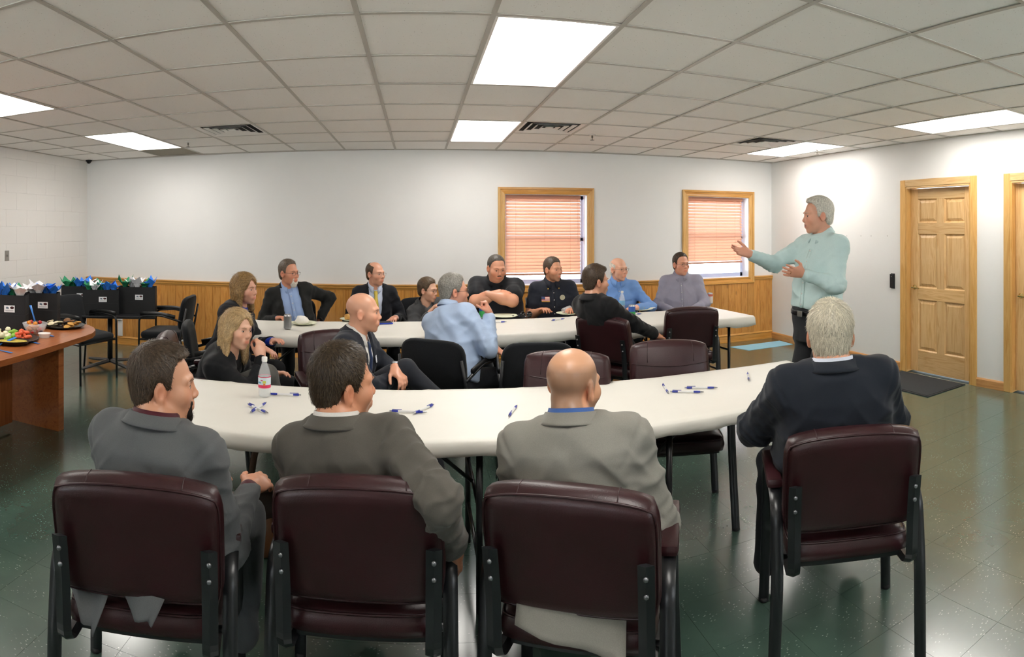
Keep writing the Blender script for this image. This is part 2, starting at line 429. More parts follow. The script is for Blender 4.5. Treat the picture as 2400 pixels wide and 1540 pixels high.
# ---- right wall with two doors
def ry(px): return XR / math.tan((px - XC) / F)
doors = [(ry(2290), ry(2112)), (ry(2354) - .98, ry(2354))]      # y extents of openings incl. casing
CW = .075
wall_r = struct('wall_right', 'smooth white painted wall with two pine doors')
mb = MB(); DH = 2.035
opn = sorted((d0 + CW, d1 - CW) for d0, d1 in doors)
yc = YF - .2
for (a, b) in opn:
    mb.bx(XR, XR + .16, yc, a, 0, H + .2); mb.bx(XR, XR + .16, a, b, DH, H + .2); yc = b
mb.bx(XR, XR + .16, yc, YB + .2, 0, H + .2)
mb.build('drywall', M_WALL, wall_r)
bb = struct('baseboard_right', 'pine baseboard along the white right wall')
yc = YF
for (a, b) in opn + [(YB, YB)]:
    a2 = a - CW if a < YB else YB
    if a2 - yc > .03:
        m = MB(); prof = [(0, 0), (-.014, 0), (-.014, .075), (-.008, .09), (0, .09)]; n = 5
        P = [(XR + x, yc, z) for x, z in prof] + [(XR + x, a2, z) for x, z in prof]
        m.add(P, [tuple(reversed(range(n))), tuple(range(n, 2 * n))] + [(k, (k + 1) % n, n + (k + 1) % n, n + k) for k in range(n)])
        m.build('baseboard_length', M_PINETRIM if False else wood('pine_base', '#cf9a62', '#b98048', '#7c4a1c', scale=(14, 1.0, 14), rough=.35, kn=False), bb)
    yc = b + CW
for di, (a, b) in enumerate(reversed(opn)):
    d = struct('door_%d' % (di + 1), 'six panel pine door ' + ('with the black mat in front' if di == 0 else 'at the right edge of the room'))
    dp = .055                                                    # leaf set back from the wall face
    for (y0, y1, z0, z1, nm, mt) in ((a - CW, a, 0, DH + CW, 'casing_side', M_PINETRIMV), (b, b + CW, 0, DH + CW, 'casing_side', M_PINETRIMV), (a, b, DH, DH + CW, 'casing_top', M_DOORH)):
        MB().bx(XR - .018, XR + .004, y0 + .0005, y1 - .0005, z0, z1, .004).build(nm, mt, d)
    for (y0, y1, z0, z1, nm, mt) in ((a, a + .018, 0, DH, 'jamb', M_PINETRIMV), (b - .018, b, 0, DH, 'jamb', M_PINETRIMV), (a + .018, b - .018, DH - .018, DH, 'jamb', M_DOORH)):
        MB().bx(XR - .012, XR + .16, y0, y1, z0, z1).build(nm, mt, d)
    y0, y1 = a + .022, b - .022; z0, z1 = .012, DH - .022; wd = y1 - y0; x0 = XR + dp; x1 = x0 + .036
    st = .105
    cols = [(y0 + st, (y0 + y1) / 2 - st * .48), ((y0 + y1) / 2 + st * .48, y1 - st)]
    rows = [(.24, .80), (.93, 1.52), (1.64, z1 - .115)]
    for (ya, yb) in ((y0, y0 + st), (y1 - st, y1)): MB().bx(x0, x1, ya, yb, z0, z1, .002).build('stile', M_DOOR, d)
    MB().bx(x0, x1, cols[0][1], cols[1][0], rows[0][0], rows[0][1]).bx(x0, x1, cols[0][1], cols[1][0], rows[1][0], rows[1][1]).bx(x0, x1, cols[0][1], cols[1][0], rows[2][0], rows[2][1]).build('mullion', M_DOOR, d)
    for (za, zb) in ((z0, rows[0][0]), (rows[0][1], rows[1][0]), (rows[1][1], rows[2][0]), (rows[2][1], z1)): MB().bx(x0, x1, y0 + st + .0006, y1 - st - .0006, za, zb, .002).build('rail', M_DOORH, d)
    for (ya, yb) in cols:
        for (za, zb) in rows:                                    # raised panel in a recess
            m = MB(); g = .012; q = .045
            R = [(x0 + .002, ya, yb, za, zb), (x0 + .016, ya + g, yb - g, za + g, zb - g), (x0 + .016, ya + g + .004, yb - g - .004, za + g + .004, zb - g - .004), (x0 + .004, ya + q, yb - q, za + q, zb - q)]
            P = []
            for (x, p, r_, s_, u) in R: P += [(x, p, s_), (x, r_, s_), (x, r_, u), (x, p, u)]
            fs_ = [(i * 4 + k, (i + 1) * 4 + k, (i + 1) * 4 + (k + 1) % 4, i * 4 + (k + 1) % 4) for i in range(3) for k in range(4)] + [(12, 15, 14, 13)]
            m.add(P, fs_); me = m.mesh('panel'); bm = bmesh.new(); bm.from_mesh(me)
            for f in bm.faces:
                if f.normal.x > 0: f.normal_flip()
            bm.to_mesh(me); bm.free(); me.materials.append(M_DOOR); link('panel', me, d)
    MB().bx(x0 + .03, x0 + .034, y0, y1, z0, z1).build('door_back', M_DOOR, d)
    hy_ = y1 - .06; brass = mat('brass', '#c9b37a', .25, metal=1.0)
    hm = MB(); hm.lathe([(.0, 0), (.026, 0), (.026, .006), (.018, .012), (.009, .014), (.009, .045)], n=16)
    hm.xf(Matrix.Translation((x0, hy_, .93)) @ Matrix.Rotation(-math.pi / 2, 4, 'Y'))
    hm.tube(bez([(x0 - .045, hy_ + .006, .93), (x0 - .048, hy_ - .03, .932), (x0 - .046, hy_ - .10, .925)], 4, .02), [.010] * 6 + [.007], 8)
    hm.build('door_handle', brass, d, smooth=40)
# wall behind the camera
wf = struct('wall_front', 'white painted wall with added fill-light windows behind the photographer')
mb = MB(); x = XL - .2; fw = [(-3.9, -1.6), (2.1, 4.4)]; zf0, zf1 = .95, 2.35  # unseen windows added to bring fill daylight onto the ceiling
for a, b in fw:
    mb.bx(x, a, YF - .2, YF, 0, H + .2); mb.bx(a, b, YF - .2, YF, 0, zf0); mb.bx(a, b, YF - .2, YF, zf1, H + .2); x = b
mb.bx(x, XR + .2, YF - .2, YF, 0, H + .2)
mb.build('drywall', M_WALL, wf)
for i, (a, b) in enumerate(fw):
    w = struct('window_%d' % (i + 3), 'unseen window added for daylight fill in the wall behind the photographer')
    m = MB()
    for (x0, x1, z0, z1) in ((a, b, zf0, zf0 + .05), (a, b, zf1 - .05, zf1), (a, a + .05, zf0, zf1), (b - .05, b, zf0, zf1), ((a + b) / 2 - .025, (a + b) / 2 + .025, zf0, zf1)): m.bx(x0, x1, YF - .14, YF - .10, z0, z1)
    m.build('added_sash', M_WHITE, w); MB().bx(a + .05, b - .05, YF - .122, YF - .118, zf0 + .05, zf1 - .05).build('pane', M_GLASS, w)
    m = MB()
    for (x0, x1, z0, z1) in ((a - CAS, b + CAS, zf0 - CAS, zf0), (a - CAS, b + CAS, zf1, zf1 + CAS), (a - CAS, a, zf0, zf1), (b, b + CAS, zf0, zf1)): m.bx(x0, x1, YF, YF + .02, z0, z1)
    m.build('added_casing', M_PINETRIM, w)
ev = MB().bx(XL - .6, XR + .6, YF - 2.2, YF - .2, 2.62, 2.74).build('sky_blocker', mat('sky_blocker_white', '#d9d7d2', .7)); tag(ev, 'unseen white overhang added to block sky light at the windows behind the photographer', None, None, 'structure')  # unseen overhang, added to cut sky light but keep the ground bounce
og2 = MB().bx(-20, 20, YF - 24, YF - .2, -.45, -.35).build('ground_outside', mat('pale_concrete', '#d5d3cd', .8)); tag(og2, 'unseen pale paving added to bounce sun in through the windows behind the photographer', None, None, 'structure')  # unseen paving, added to reflect sun up to the ceiling

# ---- ceiling: grid bars, tiles, light panels, vents
ceil = struct('ceiling', 'suspended ceiling of square white acoustic tiles in a metal grid')
MB().bx(XL - .2, XR + .2, YF - .2, YB + .2, H + .12, H + .2).build('deck_above', mat('plenum', '#8a8780', .9), ceil)
c0 = int(math.floor((XL - GX0) / GSX)); c1 = int(math.ceil((XR - GX0) / GSX)); r0 = int(math.floor((YF - GY0) / GSY)); r1 = int(math.ceil((YB - GY0) / GSY))
BAR = .024
for c in range(c0, c1 + 1):
    x = GX0 + c * GSX
    if XL < x < XR: MB().bx(x - BAR / 2, x + BAR / 2, YF, YB, H, H + .004).bx(x - .003, x + .003, YF, YB, H + .004, H + .03).build('main_runner', M_GRID, ceil)
MB().bx(XL, XR, YB - .022, YB, H - .001, H + .004).bx(XL, XR, YF, YF + .022, H - .001, H + .004).bx(XL, XL + .022, YF, YB, H - .0012, H + .004).bx(XR - .022, XR, YF, YB, H - .0012, H + .004).build('wall_angle', M_GRID, ceil)
lights = [(1, 0), (1, 4), (-5, 1), (-5, 4.9), (7, 0), (7, 4)]
lightcells = {(1, 0), (1, 1), (1, 4), (1, 5), (-5, 0), (-5, 1), (-5, 4), (-5, 5), (7, 0), (7, 1), (7, 4), (7, 5), (1, -4), (1, -3), (-5, -4), (-5, -3), (7, -4), (7, -3)}
ventcells = {(-3, 4), (2, 4), (6, 4)}
greycell = (-5, 6)
for r in range(r0, r1 + 1):
    y = GY0 + r * GSY
    if YF < y < YB:
        m = MB()
        for c in range(c0, c1):
            if (c, r) in lightcells and (c, r - 1) in lightcells: continue
            x0 = max(GX0 + c * GSX, XL); x1 = min(GX0 + (c + 1) * GSX, XR)
            if x1 - x0 > .02: m.bx(x0, x1, y - BAR / 2, y + BAR / 2, H + .0006, H + .0046)
        m.build('cross_runner', M_GRID, ceil)
tmesh = {}
for c in range(c0, c1):
    for r in range(r0, r1):
        if (c, r) in lightcells or (c, r) in ventcells: continue
        x0 = max(GX0 + c * GSX, XL); x1 = min(GX0 + (c + 1) * GSX, XR); y0 = max(GY0 + r * GSY, YF); y1 = min(GY0 + (r + 1) * GSY, YB)
        if x1 - x0 < .03 or y1 - y0 < .03: continue
        g = (c, r) == greycell
        key = (round(x1 - x0, 3), round(y1 - y0, 3), g)
        if key not in tmesh:
            me = MB().box((0, 0, 0), (key[0] - .004, key[1] - .004, .015)).mesh('ceiling_tile'); me.materials.append(mat('grey_tile', '#8d8778', .8) if g else M_TILE); tmesh[key] = me
        link('ceiling_tile', tmesh[key], ceil, ((x0 + x1) / 2, (y0 + y1) / 2, H + .0125 + random.uniform(0, .0015)), (random.uniform(-.002, .002), random.uniform(-.002, .002), 0))
def emis(name, col, s):
    t = NT(name); t.b.inputs['Base Color'].default_value = C('#f4f4f0'); t.b.inputs['Emission Color'].default_value = col; t.b.inputs['Emission Strength'].default_value = s; t.b.inputs['Roughness'].default_value = .4; return t.m
M_PANEL = emis('lit_diffuser', (1.0, .96, .905, 1), PANEL_STRENGTH)
LAB = {(1, 0): 'large lit ceiling light panel nearest the camera in the middle', (1, 4): 'lit ceiling light panel in front of the wide window',
       (-5, 0): 'lit ceiling light panel cut by the left picture edge', (-5, 4): 'lit ceiling light panel above the gift bags corner', (7, 0): 'lit ceiling light panel at the right picture edge above the doors',
       (7, 4): 'lit ceiling light panel in the far right corner by the wall', (1, -4): 'lit ceiling light panel overhead behind the camera, middle row', (-5, -4): 'lit ceiling light panel behind the camera, left row', (7, -4): 'lit ceiling light panel behind the camera, right row'}
for (c, r), lab in LAB.items():
    x0 = GX0 + c * GSX + BAR / 2; x1 = x0 + GSX - BAR; y0 = GY0 + r * GSY + BAR / 2; y1 = y0 + 2 * GSY - BAR; x1 = min(x1, XR - .03)
    L = thing('ceiling_light', lab, 'light', ((x0 + x1) / 2, (y0 + y1) / 2, H), 0, 'recessed ceiling light panels')
    w_, d_ = x1 - x0, y1 - y0
    MB().bx(-w_ / 2 + .012, w_ / 2 - .012, -d_ / 2 + .012, d_ / 2 - .012, .006, .010).build('diffuser', M_PANEL, L)
    fr = MB()
    for (a, b, cc, dd) in ((-w_ / 2, w_ / 2, -d_ / 2, -d_ / 2 + .014), (-w_ / 2, w_ / 2, d_ / 2 - .014, d_ / 2), (-w_ / 2, -w_ / 2 + .014, -d_ / 2 + .014, d_ / 2 - .014), (w_ / 2 - .014, w_ / 2, -d_ / 2 + .014, d_ / 2 - .014)): fr.bx(a, b, cc, dd, .0, .012)
    fr.build('frame', M_WHITE, L)
    MB().bx(-w_ / 2, w_ / 2, -d_ / 2, d_ / 2, .06, .10).build('housing', M_WHITE, L)
VL = {(-3, 4): 'square louvred ceiling vent left of the middle lights', (2, 4): 'square louvred ceiling vent beside the middle far light', (6, 4): 'square louvred ceiling vent beside the far right light'}
M_DARK = mat('vent_dark', '#1b1a19', .8)
for (c, r), lab in VL.items():
    V = thing('ceiling_vent', lab, 'vent', (GX0 + (c + .5) * GSX, GY0 + (r + .5) * GSY, H), 0, 'square ceiling vents')
    w_, d_ = GSX - BAR, GSY - BAR
    MB().bx(-w_ / 2, w_ / 2, -d_ / 2, d_ / 2, .026, .036).build('duct', M_DARK, V)
    for k, s_ in enumerate((.92, .70, .48, .26)):
        m = MB(); o = s_; i_ = s_ - .045; zo, zi = .002, .014
        P = [(sx * w_ / 2 * q, sy * d_ / 2 * q, z) for q, z in ((o + (.08 if k == 0 else 0.05), zo), (i_, zi)) for sx, sy in ((-1, -1), (1, -1), (1, 1), (-1, 1))]
        P += [(x, y, z + .003) for x, y, z in P]
        fs_ = [(kk, (kk + 1) % 4, 4 + (kk + 1) % 4, 4 + kk) for kk in range(4)] + [(8 + kk, 12 + kk, 12 + (kk + 1) % 4, 8 + (kk + 1) % 4) for kk in range(4)]
        m.add(P, fs_).build('louvre_ring', M_WHITE, V)
    MB().bx(-w_ * .06, w_ * .06, -d_ * .06, d_ * .06, .008, .014).build('centre_plate', M_WHITE, V)
def ceil_at(px, py): return at(px, py, H)
for px, py, lab in ((441, 333, 'small sprinkler head in the ceiling left of the vent'), (1388, 316, 'small sprinkler head in the ceiling above the wide window'), (1915, 351, 'small sprinkler head in the ceiling above the speaker')):
    p = ceil_at(px, py); p.y = min(p.y, YB - .2); p.x = min(p.x, XR - .2)
    S = thing('sprinkler', lab, 'sprinkler', (p.x, p.y, H), 0, 'ceiling sprinkler heads')
    st_ = mat('sprinkler_steel', '#77726a', .4, metal=.8)
    MB().lathe([(.035, .003), (.032, -.004), (.014, -.008)], n=16).build('escutcheon', M_WHITE, S, True)
    MB().lathe([(.009, -.004), (.009, -.03), (.004, -.034), (.004, -.05)], n=10).build('body', st_, S, True)
    MB().lathe([(.003, -.05), (.022, -.052), (.022, -.055)], n=14).build('deflector', st_, S, True)
cam_dome = thing('security_camera', 'tiny black dome camera high in the left corner', 'camera', (XL + .10, YB - .12, H))
MB().lathe([(.045, 0), (.045, -.015), (.036, -.018)], n=18).build('mount', M_DARK, cam_dome, 40)
MB().lathe([(.034, -.016), (.030, -.034), (.016, -.045), (.002, -.048)], n=18).build('dome', mat('dome', '#0d0d0f', .1), cam_dome, True)

# ---- small wall things
def wall_plate(name, lab, cat, loc, rz, w, h, mt, parts):
    o = thing(name, lab, cat, loc, rz)
    MB().box((0, -.003, 0), (w, .006, h), None, .002).build('plate', mt, o)
    for nm, c, dmm, m2 in parts: MB().box(c, dmm, None, .001).build(nm, m2, o)
    return o
py_ = XL / math.tan((16 - XC) / F)
wall_plate('light_switch', 'grey metal switch plate on the white block wall', 'switch', (XL, py_, 1.26), math.pi / 2, .075, .12, mat('steel_plate', '#9b9893', .4, metal=.6), [('toggle', (0, -.010, 0), (.012, .014, .024), mat('grey_plastic', '#8e8b86', .5))])
wall_plate('door_control', 'small black keypad box on the wall beside the door', 'keypad', (XR, ry(2093), .985), -math.pi / 2, .06, .17, M_BLACK, [('cover', (0, -.015, 0), (.052, .024, .155), mat('black_plastic', '#1d1e20', .35)), ('reader_light', (0, -.028, .05), (.012, .003, .006), mat('grey_plastic', '#8e8b86', .5))])
for px, z, lab, hgt in ((284, .40, 'white outlet and cable box low on the pine wall behind the bag table', .13), (432, .40, 'white outlet box low on the pine wall behind the black armchair', .13)):
    o = thing('wall_outlet', lab, 'outlet', (wx(px), YB - .017, z), 0)
    MB().box((0, -.02, 0), (.075, .04, .125), None, .004).build('box', M_WHITE, o)
    for zz in (-.025, .025): MB().box((0, -.041, zz), (.03, .003, .03), None, .001).build('socket', mat('socket_grey', '#6c6a66', .5), o)
    MB().bx(-.035, .035, -.018, -.0, -z + .118, -.07).build('raceway', M_WHITE, o)
for i, px in enumerate((1985, 2018, 2042, 2080)):
    y = ry(px); z = CZ - (553 - HY) * math.hypot(XR, y) / F
    s_ = MB().lathe([(.004, 0), (.004, .004), (.002, .006)], n=8).xf(Matrix.Translation((XR, y, z)) @ Matrix.Rotation(-math.pi / 2, 4, 'Y')).build('wall_screw', mat('screw', '#8d8a85', .4, metal=.8)); tag(s_, ('tiny screw left in the right wall, ' + ('nearest the speaker', 'second from the speaker', 'third from the speaker', 'nearest the door casing')[i]), 'screw', 'screws left in the right wall')
# door mat
mp_ = [at(2085, 868, .01), at(2210, 905, .01)]
yd0, yd1 = opn[-1][0], opn[-1][1]
dm = thing('door_mat', 'charcoal ribbed mat on the floor in front of the pine door', 'mat', ((XR - .33), (yd0 + yd1) / 2 + .03, 0))
MB().box((0, 0, .004), (.58, .88, .007), None, .003).build('rubber_edge', mat('mat_rubber', '#202224', .7), dm)
MB().box((0, 0, .008), (.54, .84, .006), None, .002).build('pile', mat('mat_pile', '#34383b', .95, noise=(160, '#1f2224', .5), bump=(300, .6)), dm)
# ================================================================== FURNITURE
t = NT('burgundy_leather'); v = t.coords('Object')
n1 = t.n('TexNoise', Scale=5.0, Detail=4.0); t.l(v, n1.inputs['Vector'])
t.l(t.ramp(n1.outputs['Fac'], [(.3, C('#2a1012')), (.6, C('#34161a')), (.8, C('#401d21'))]), t.b.inputs['Base Color'])
t.b.inputs['Roughness'].default_value = .36; t.b.inputs['Specular IOR Level'].default_value = .5
vo = t.n('TexVoronoi', Scale=260.0); t.l(v, vo.inputs['Vector'])
n2 = t.n('TexNoise', Scale=9.0, Detail=3.0); t.l(v, n2.inputs['Vector'])
ma = t.n('Math'); ma.operation = 'MULTIPLY_ADD'; ma.inputs[1].default_value = .25; t.l(vo.outputs['Distance'], ma.inputs[0]); t.l(n2.outputs['Fac'], ma.inputs[2])
t.bump(ma.outputs[0], .18, .004)
M_LEATHER = t.m
M_PIPING = mat('burgundy_piping', '#2c0e12', .35)
M_FRAME = mat('gunmetal_frame', '#191a1d', .33, spec=.6)
M_BOLT = mat('bolt_steel', '#8b8c90', .35, metal=.9)
M_FABRIC = mat('black_fabric', '#15171a', .95, spec=.15, noise=(220, '#1e2023', .6), bump=(420, .3), sheen=.15)
M_ARM = mat('black_armrest', '#101113', .4)

def cushion(w, h, d, seg=(16, 12), puff=.018, crown=0.0, corner=.05):
    """pillow-like slab, w along x, h along z, d along y, front (+y) and back (-y) faces puffed, boxed rim with rounded corners"""
    nx, nz = seg; m = MB(); P = []; F_ = []
    def surf(u, q, s_):
        e = min(1, (1 - abs(u)) * w / 2 / .028); e2 = min(1, (1 - abs(q)) * h / 2 / .028)
        th = d / 2 * (.72 + .28 * math.sqrt(max(0, 1 - (1 - e) ** 2)) * math.sqrt(max(0, 1 - (1 - e2) ** 2))) + puff * (1 - u * u) * (1 - q * q) * (1.0 if s_ > 0 else .25)
        x = u * w / 2 * (1 - corner * abs(q) ** 7); z = q * h / 2 * (1 - corner * 1.2 * abs(u) ** 7) + crown * (1 - u * u) * max(q, 0)
        return (x, s_ * th, z)
    def grade(i, n):                                          # denser rows at the rim
        t_ = 2 * i / n - 1; return math.copysign(abs(t_) ** .62, t_)
    idx = {}
    for s_ in (1, -1):
        for i in range(nx + 1):
            for j in range(nz + 1): idx[(s_, i, j)] = len(P); P.append(surf(grade(i, nx), grade(j, nz), s_))
    for i in range(nx):
        for j in range(nz):
            F_.append((idx[(1, i, j)], idx[(1, i, j + 1)], idx[(1, i + 1, j + 1)], idx[(1, i + 1, j)])); F_.append((idx[(-1, i, j)], idx[(-1, i + 1, j)], idx[(-1, i + 1, j + 1)], idx[(-1, i, j + 1)]))
    rim = [(i, 0) for i in range(nx)] + [(nx, j) for j in range(nz)] + [(i, nz) for i in range(nx, 0, -1)] + [(0, j) for j in range(nz, 0, -1)]
    mid = []
    for (i, j) in rim:                                        # bulging middle line of the boxed edge
        a, b = Vector(P[idx[(1, i, j)]]), Vector(P[idx[(-1, i, j)]]); o = Vector((a.x / (w / 2), 0, a.z / (h / 2))); o = Vector((o.x if abs(o.x) > .9 else 0, 0, o.z if abs(o.z) > .85 else 0))
        mid.append(len(P)); P.append(tuple((a + b) / 2 + (o.normalized() if o.length else o) * .009))
    n = len(rim)
    for k in range(n):
        a, b = rim[k], rim[(k + 1) % n]; k2 = (k + 1) % n
        F_.append((idx[(1,) + a], idx[(1,) + b], mid[k2], mid[k])); F_.append((mid[k], mid[k2], idx[(-1,) + b], idx[(-1,) + a]))
    m.add(P, F_); m.rim = [P[idx[(-1,) + a]] for a in rim]; m.rimf = [P[idx[(1,) + a]] for a in rim]; m.surf = surf
    return m

def make_leather_chair():
    root = thing('leather_armchair', 'burgundy leather armchair', 'chair', (0, 0, 0))
    T_ = math.atan2(.085, .335)                              # recline of the back
    Mb = Matrix.Translation((0, -.255, .712)) @ Matrix.Rotation(T_, 4, 'X')
    bc = cushion(.464, .345, .086, puff=.018, crown=.020); sf = bc.surf; rim = [Mb @ Vector(p) for p in bc.rim]; bc.xf(Mb)
    back = bc.build('backrest', M_LEATHER, root, 50)
    MB().tube(rim + rim[:1], .0036, 6, cap=False).build('piping', M_PIPING, back, True)
    for u in (-.60, .60):                                    # seams over the top roll and down the front
        pts = [Mb @ Vector(sf(u, 1, -1)), Mb @ (Vector(sf(u, 1, -1)) * .5 + Vector(sf(u, 1, 1)) * .5 + Vector((0, 0, .0085)))] + [Mb @ Vector(sf(u, q_, 1)) for q_ in (1, .97, .93, .85, .6, .35)]
        MB().tube(pts, .0020, 5).build('seam', M_PIPING, back, True)
    pts = [Mb @ Vector(sf(u, .36 - .16 * (1 - u * u), 1)) for u in np.linspace(-.99, .99, 15)]
    MB().tube(pts, .0030, 5).build('seam', M_PIPING, back, True)
    Ms = Matrix.Translation((0, .005, .448)) @ Matrix.Rotation(math.pi / 2 - .04, 4, 'X')
    sc_ = cushion(.435, .46, .085, puff=.016); rims = [Ms @ Vector(p) for p in sc_.rimf]; sc_.xf(Ms)
    seat = sc_.build('seat', M_LEATHER, root, 60)
    MB().tube(rims + rims[:1], .004, 6, cap=False).build('piping', M_PIPING, seat, True)
    MB().bx(-.19, .19, -.19, .21, .392, .412).build('seat_board', M_FRAME, root)
    for s_ in (-1, 1):
        x = s_ * .255
        path = bez([(x + s_ * .012, .262, 0.0), (x, .225, .40), (x, .20, .632), (x, -.20, .632), (x, -.235, .38), (x + s_ * .012, -.205, 0.0)], 6, .085)
        MB().tube(path, .0165, 10, flat=(.75, 1.35), up=Vector((1, 0, 0))).build('side_frame', M_FRAME, root, 50)
        pad = MB().box((0, 0, 0), (.058, .30, .034), None, .014)
        pad.xf(Matrix.Translation((x, .015, .662))); pad.build('arm_pad', M_LEATHER, root, 50)
        # flat bar: up the back of the cushion, down, and curled forward under the seat
        xb = s_ * .205
        pth = bez([(xb, -.335, .735), (xb, -.305, .60), (xb, -.29, .405), (xb, -.15, .385), (xb, .14, .395)], 6, .06)
        bar = MB().tube(pth, .020, 4, flat=(.34, 1.1), up=Vector((1, 0, 0))); bo = bar.build('back_bracket', M_FRAME, root)
        for z in (.70, .65):
            q = MB().lathe([(.007, 0), (.007, .004), (.004, .006)], n=8).xf(Matrix.Translation((xb, -.343 + (.735 - z) * .21, z)) @ Matrix.Rotation(math.pi / 2, 4, 'X')); q.build('bolt', M_BOLT, bo, True)
        for y in (0, -.12): MB().tube([(x, y, .388), (xb, y, .388)], .012, 8).build('seat_bracket', M_FRAME, root, True)
        for y in (.262, -.205): MB().lathe([(.018, 0), (.019, .004), (.017, .016)], (x + s_ * .012, y, 0), n=10).build('glide', mat('glide_black', '#0c0c0d', .6), root, True)
    return root
def make_fabric_chair():
    root = thing('fabric_armchair', 'black fabric armchair', 'chair', (0, 0, 0))
    T_ = .16
    Mb = Matrix.Translation((0, -.245, .672)) @ Matrix.Rotation(T_, 4, 'X')
    # rounded outline back
    m = MB(); n = 28; w, h = .235, .185; prof = []
    for k in range(n):
        a = 2 * math.pi * k / n; c_, s_ = math.cos(a), math.sin(a); e = 2 / 4.2
        prof.append((w * math.copysign(abs(c_) ** e, c_), h * math.copysign(abs(s_) ** e, s_)))
    rings = [(.94, -.022), (1.0, -.012), (1.0, .008), (.95, .022), (.7, .034), (.35, .038)]
    P = [(x * q, y + .02 * (x * q / w) ** 2, z * q) for q, y in rings for x, z in prof]
    fs_ = [(i * n + k, i * n + (k + 1) % n, (i + 1) * n + (k + 1) % n, (i + 1) * n + k) for i in range(len(rings) - 1) for k in range(n)]
    fs_ = [tuple(reversed(f)) for f in fs_]
    fs_ += [tuple(range(n)), tuple(reversed([(len(rings) - 1) * n + k for k in range(n)]))]
    m.add(P, fs_).xf(Mb).build('backrest', M_FABRIC, root, 60)
    Ms = Matrix.Translation((0, .0, .448)) @ Matrix.Rotation(math.pi / 2 - .04, 4, 'X')
    cushion(.47, .46, .07, puff=.012).xf(Ms).build('seat', M_FABRIC, root, 60)
    MB().bx(-.20, .20, -.20, .2, .395, .418).build('seat_pan', M_FRAME, root)
    for s_ in (-1, 1):
        x = s_ * .262
        MB().tube(bez([(x, .235, 0), (x, .225, .645), (x, -.02, .665), (x * .92, -.25, .60)], 6, .06), .0115, 8).build('arm_frame', M_FRAME, root, True)
        MB().tube(bez([(x * .98, -.27, 0), (x * .95, -.22, .42), (x * .86, -.285, .74)], 5, .1), .0115, 8).build('rear_leg', M_FRAME, root, True)
        MB().tube([(x, -.235, .40), (x, .225, .40)], .010, 8).build('side_rail', M_FRAME, root, True)
        MB().tube(bez([(x, .215, .672), (x, -.0, .684), (x * .95, -.17, .648)], 5, .1), .016, 8, flat=(1.4, .7), up=Vector((1, 0, 0))).build('arm_cap', M_ARM, root, True)
    for y in (.21, -.20): MB().tube([(-.257, y, .40), (.257, y, .40)], .009, 8).build('cross_rail', M_FRAME, root, True)
    return root
LC = make_leather_chair(); FC = make_fabric_chair()
used = {'L': False, 'F': False}
def chair(kind, p, az, label, group=None):
    """az: compass direction the chair faces, degrees to the right of the window wall's square direction"""
    src = LC if kind == 'L' else FC
    o = src if not used[kind] else copy_tree(src)
    used[kind] = True
    o.location = (p[0], p[1], 0); o.rotation_euler = (0, 0, -math.radians(az)); o['label'] = label
    o['group'] = group or ('burgundy leather armchairs' if kind == 'L' else 'black fabric armchairs')
    return o
def fwd(az): a = math.radians(az); return Vector((math.sin(a), math.cos(a), 0))
def rgt(az): a = math.radians(az); return Vector((math.cos(a), -math.sin(a), 0))
def seat_from_back(px, py, az):
    """seat centre of a chair whose back top middle is at the picture point"""
    p = at(px, py, .895); return p + fwd(az) * .30
CH = {}
CH['p1'] = seat_from_back(316, 1125, -15); chair('L', CH['p1'], -15, 'burgundy leather armchair under the bearded man in grey, nearest left')
CH['p2'] = seat_from_back(838, 1130, 0); chair('L', CH['p2'], 0, 'burgundy leather armchair under the dark-haired man with his arm over its back')
CH['p3'] = seat_from_back(1332, 1150, 26); chair('L', CH['p3'], 26, 'burgundy leather armchair under the bald man in the light grey jacket')
CH['p4'] = seat_from_back(2003, 1010, 29); chair('L', CH['p4'], 29, 'burgundy leather armchair under the white-haired man, nearest right')
# chairs across the near table
def facing_chair(kind, px, py, az, label): p = at(px, py, .895) + fwd(az) * .30; chair(kind, p, az, label); return p
CH['e1'] = facing_chair('L', 1330, 826, 200, 'empty burgundy leather armchair behind the bald head at the near table')
CH['e2'] = facing_chair('L', 1567, 800, 195, 'empty burgundy leather armchair at the near table, right one of the pair')
CH['blonde'] = Vector((-1.30, 3.62, 0)); chair('L', CH['blonde'], 75, 'burgundy leather armchair under the blonde woman')
CH['navy'] = Vector((-.46, 3.68, 0)); chair('L', CH['navy'], 160, 'burgundy leather armchair under the bald man in navy')
# near side of the far table
CH['young'] = facing_chair('L', 1410, 742, 50, 'burgundy leather armchair under the young man in the black suit'); 
CH['e3'] = facing_chair('L', 1622, 722, 12, 'empty burgundy leather armchair pushed up to the right end of the far table')
CH['e4'] = facing_chair('F', 1262, 790, 8, 'empty black fabric armchair between the near and far tables')
CH['blue'] = facing_chair('F', 1005, 783, 28, 'black fabric armchair under the man in the light blue shirt')
CH['brun'] = Vector((-1.50, 4.40, 0)); chair('F', CH['brun'], 75, 'black fabric armchair under the brown-haired woman')
# back row
for k, px, d, az in (('beard', 690, 5.93, 165), ('tie', 878, 6.1, 172), ('lady', 1000, 6.05, 165), ('polo', 1160, 6.15, 188), ('cop', 1298, 6.2, 190), ('old', 1452, 6.4, 195), ('grey', 1600, 6.7, 200)):
    p = atd(px, d); CH[k] = p
    chair('F', p - fwd(az) * .0, az, {'beard': 'black fabric armchair under the grey-bearded man in the black jacket', 'tie': 'black fabric armchair under the man in the yellow tie', 'lady': 'black fabric armchair under the woman in glasses behind the far table',
      'polo': 'black fabric armchair under the heavy man in the black polo shirt', 'cop': 'black fabric armchair under the police officer', 'old': 'black fabric armchair under the old man in the blue shirt', 'grey': 'black fabric armchair under the man in the grey shirt'}[k])
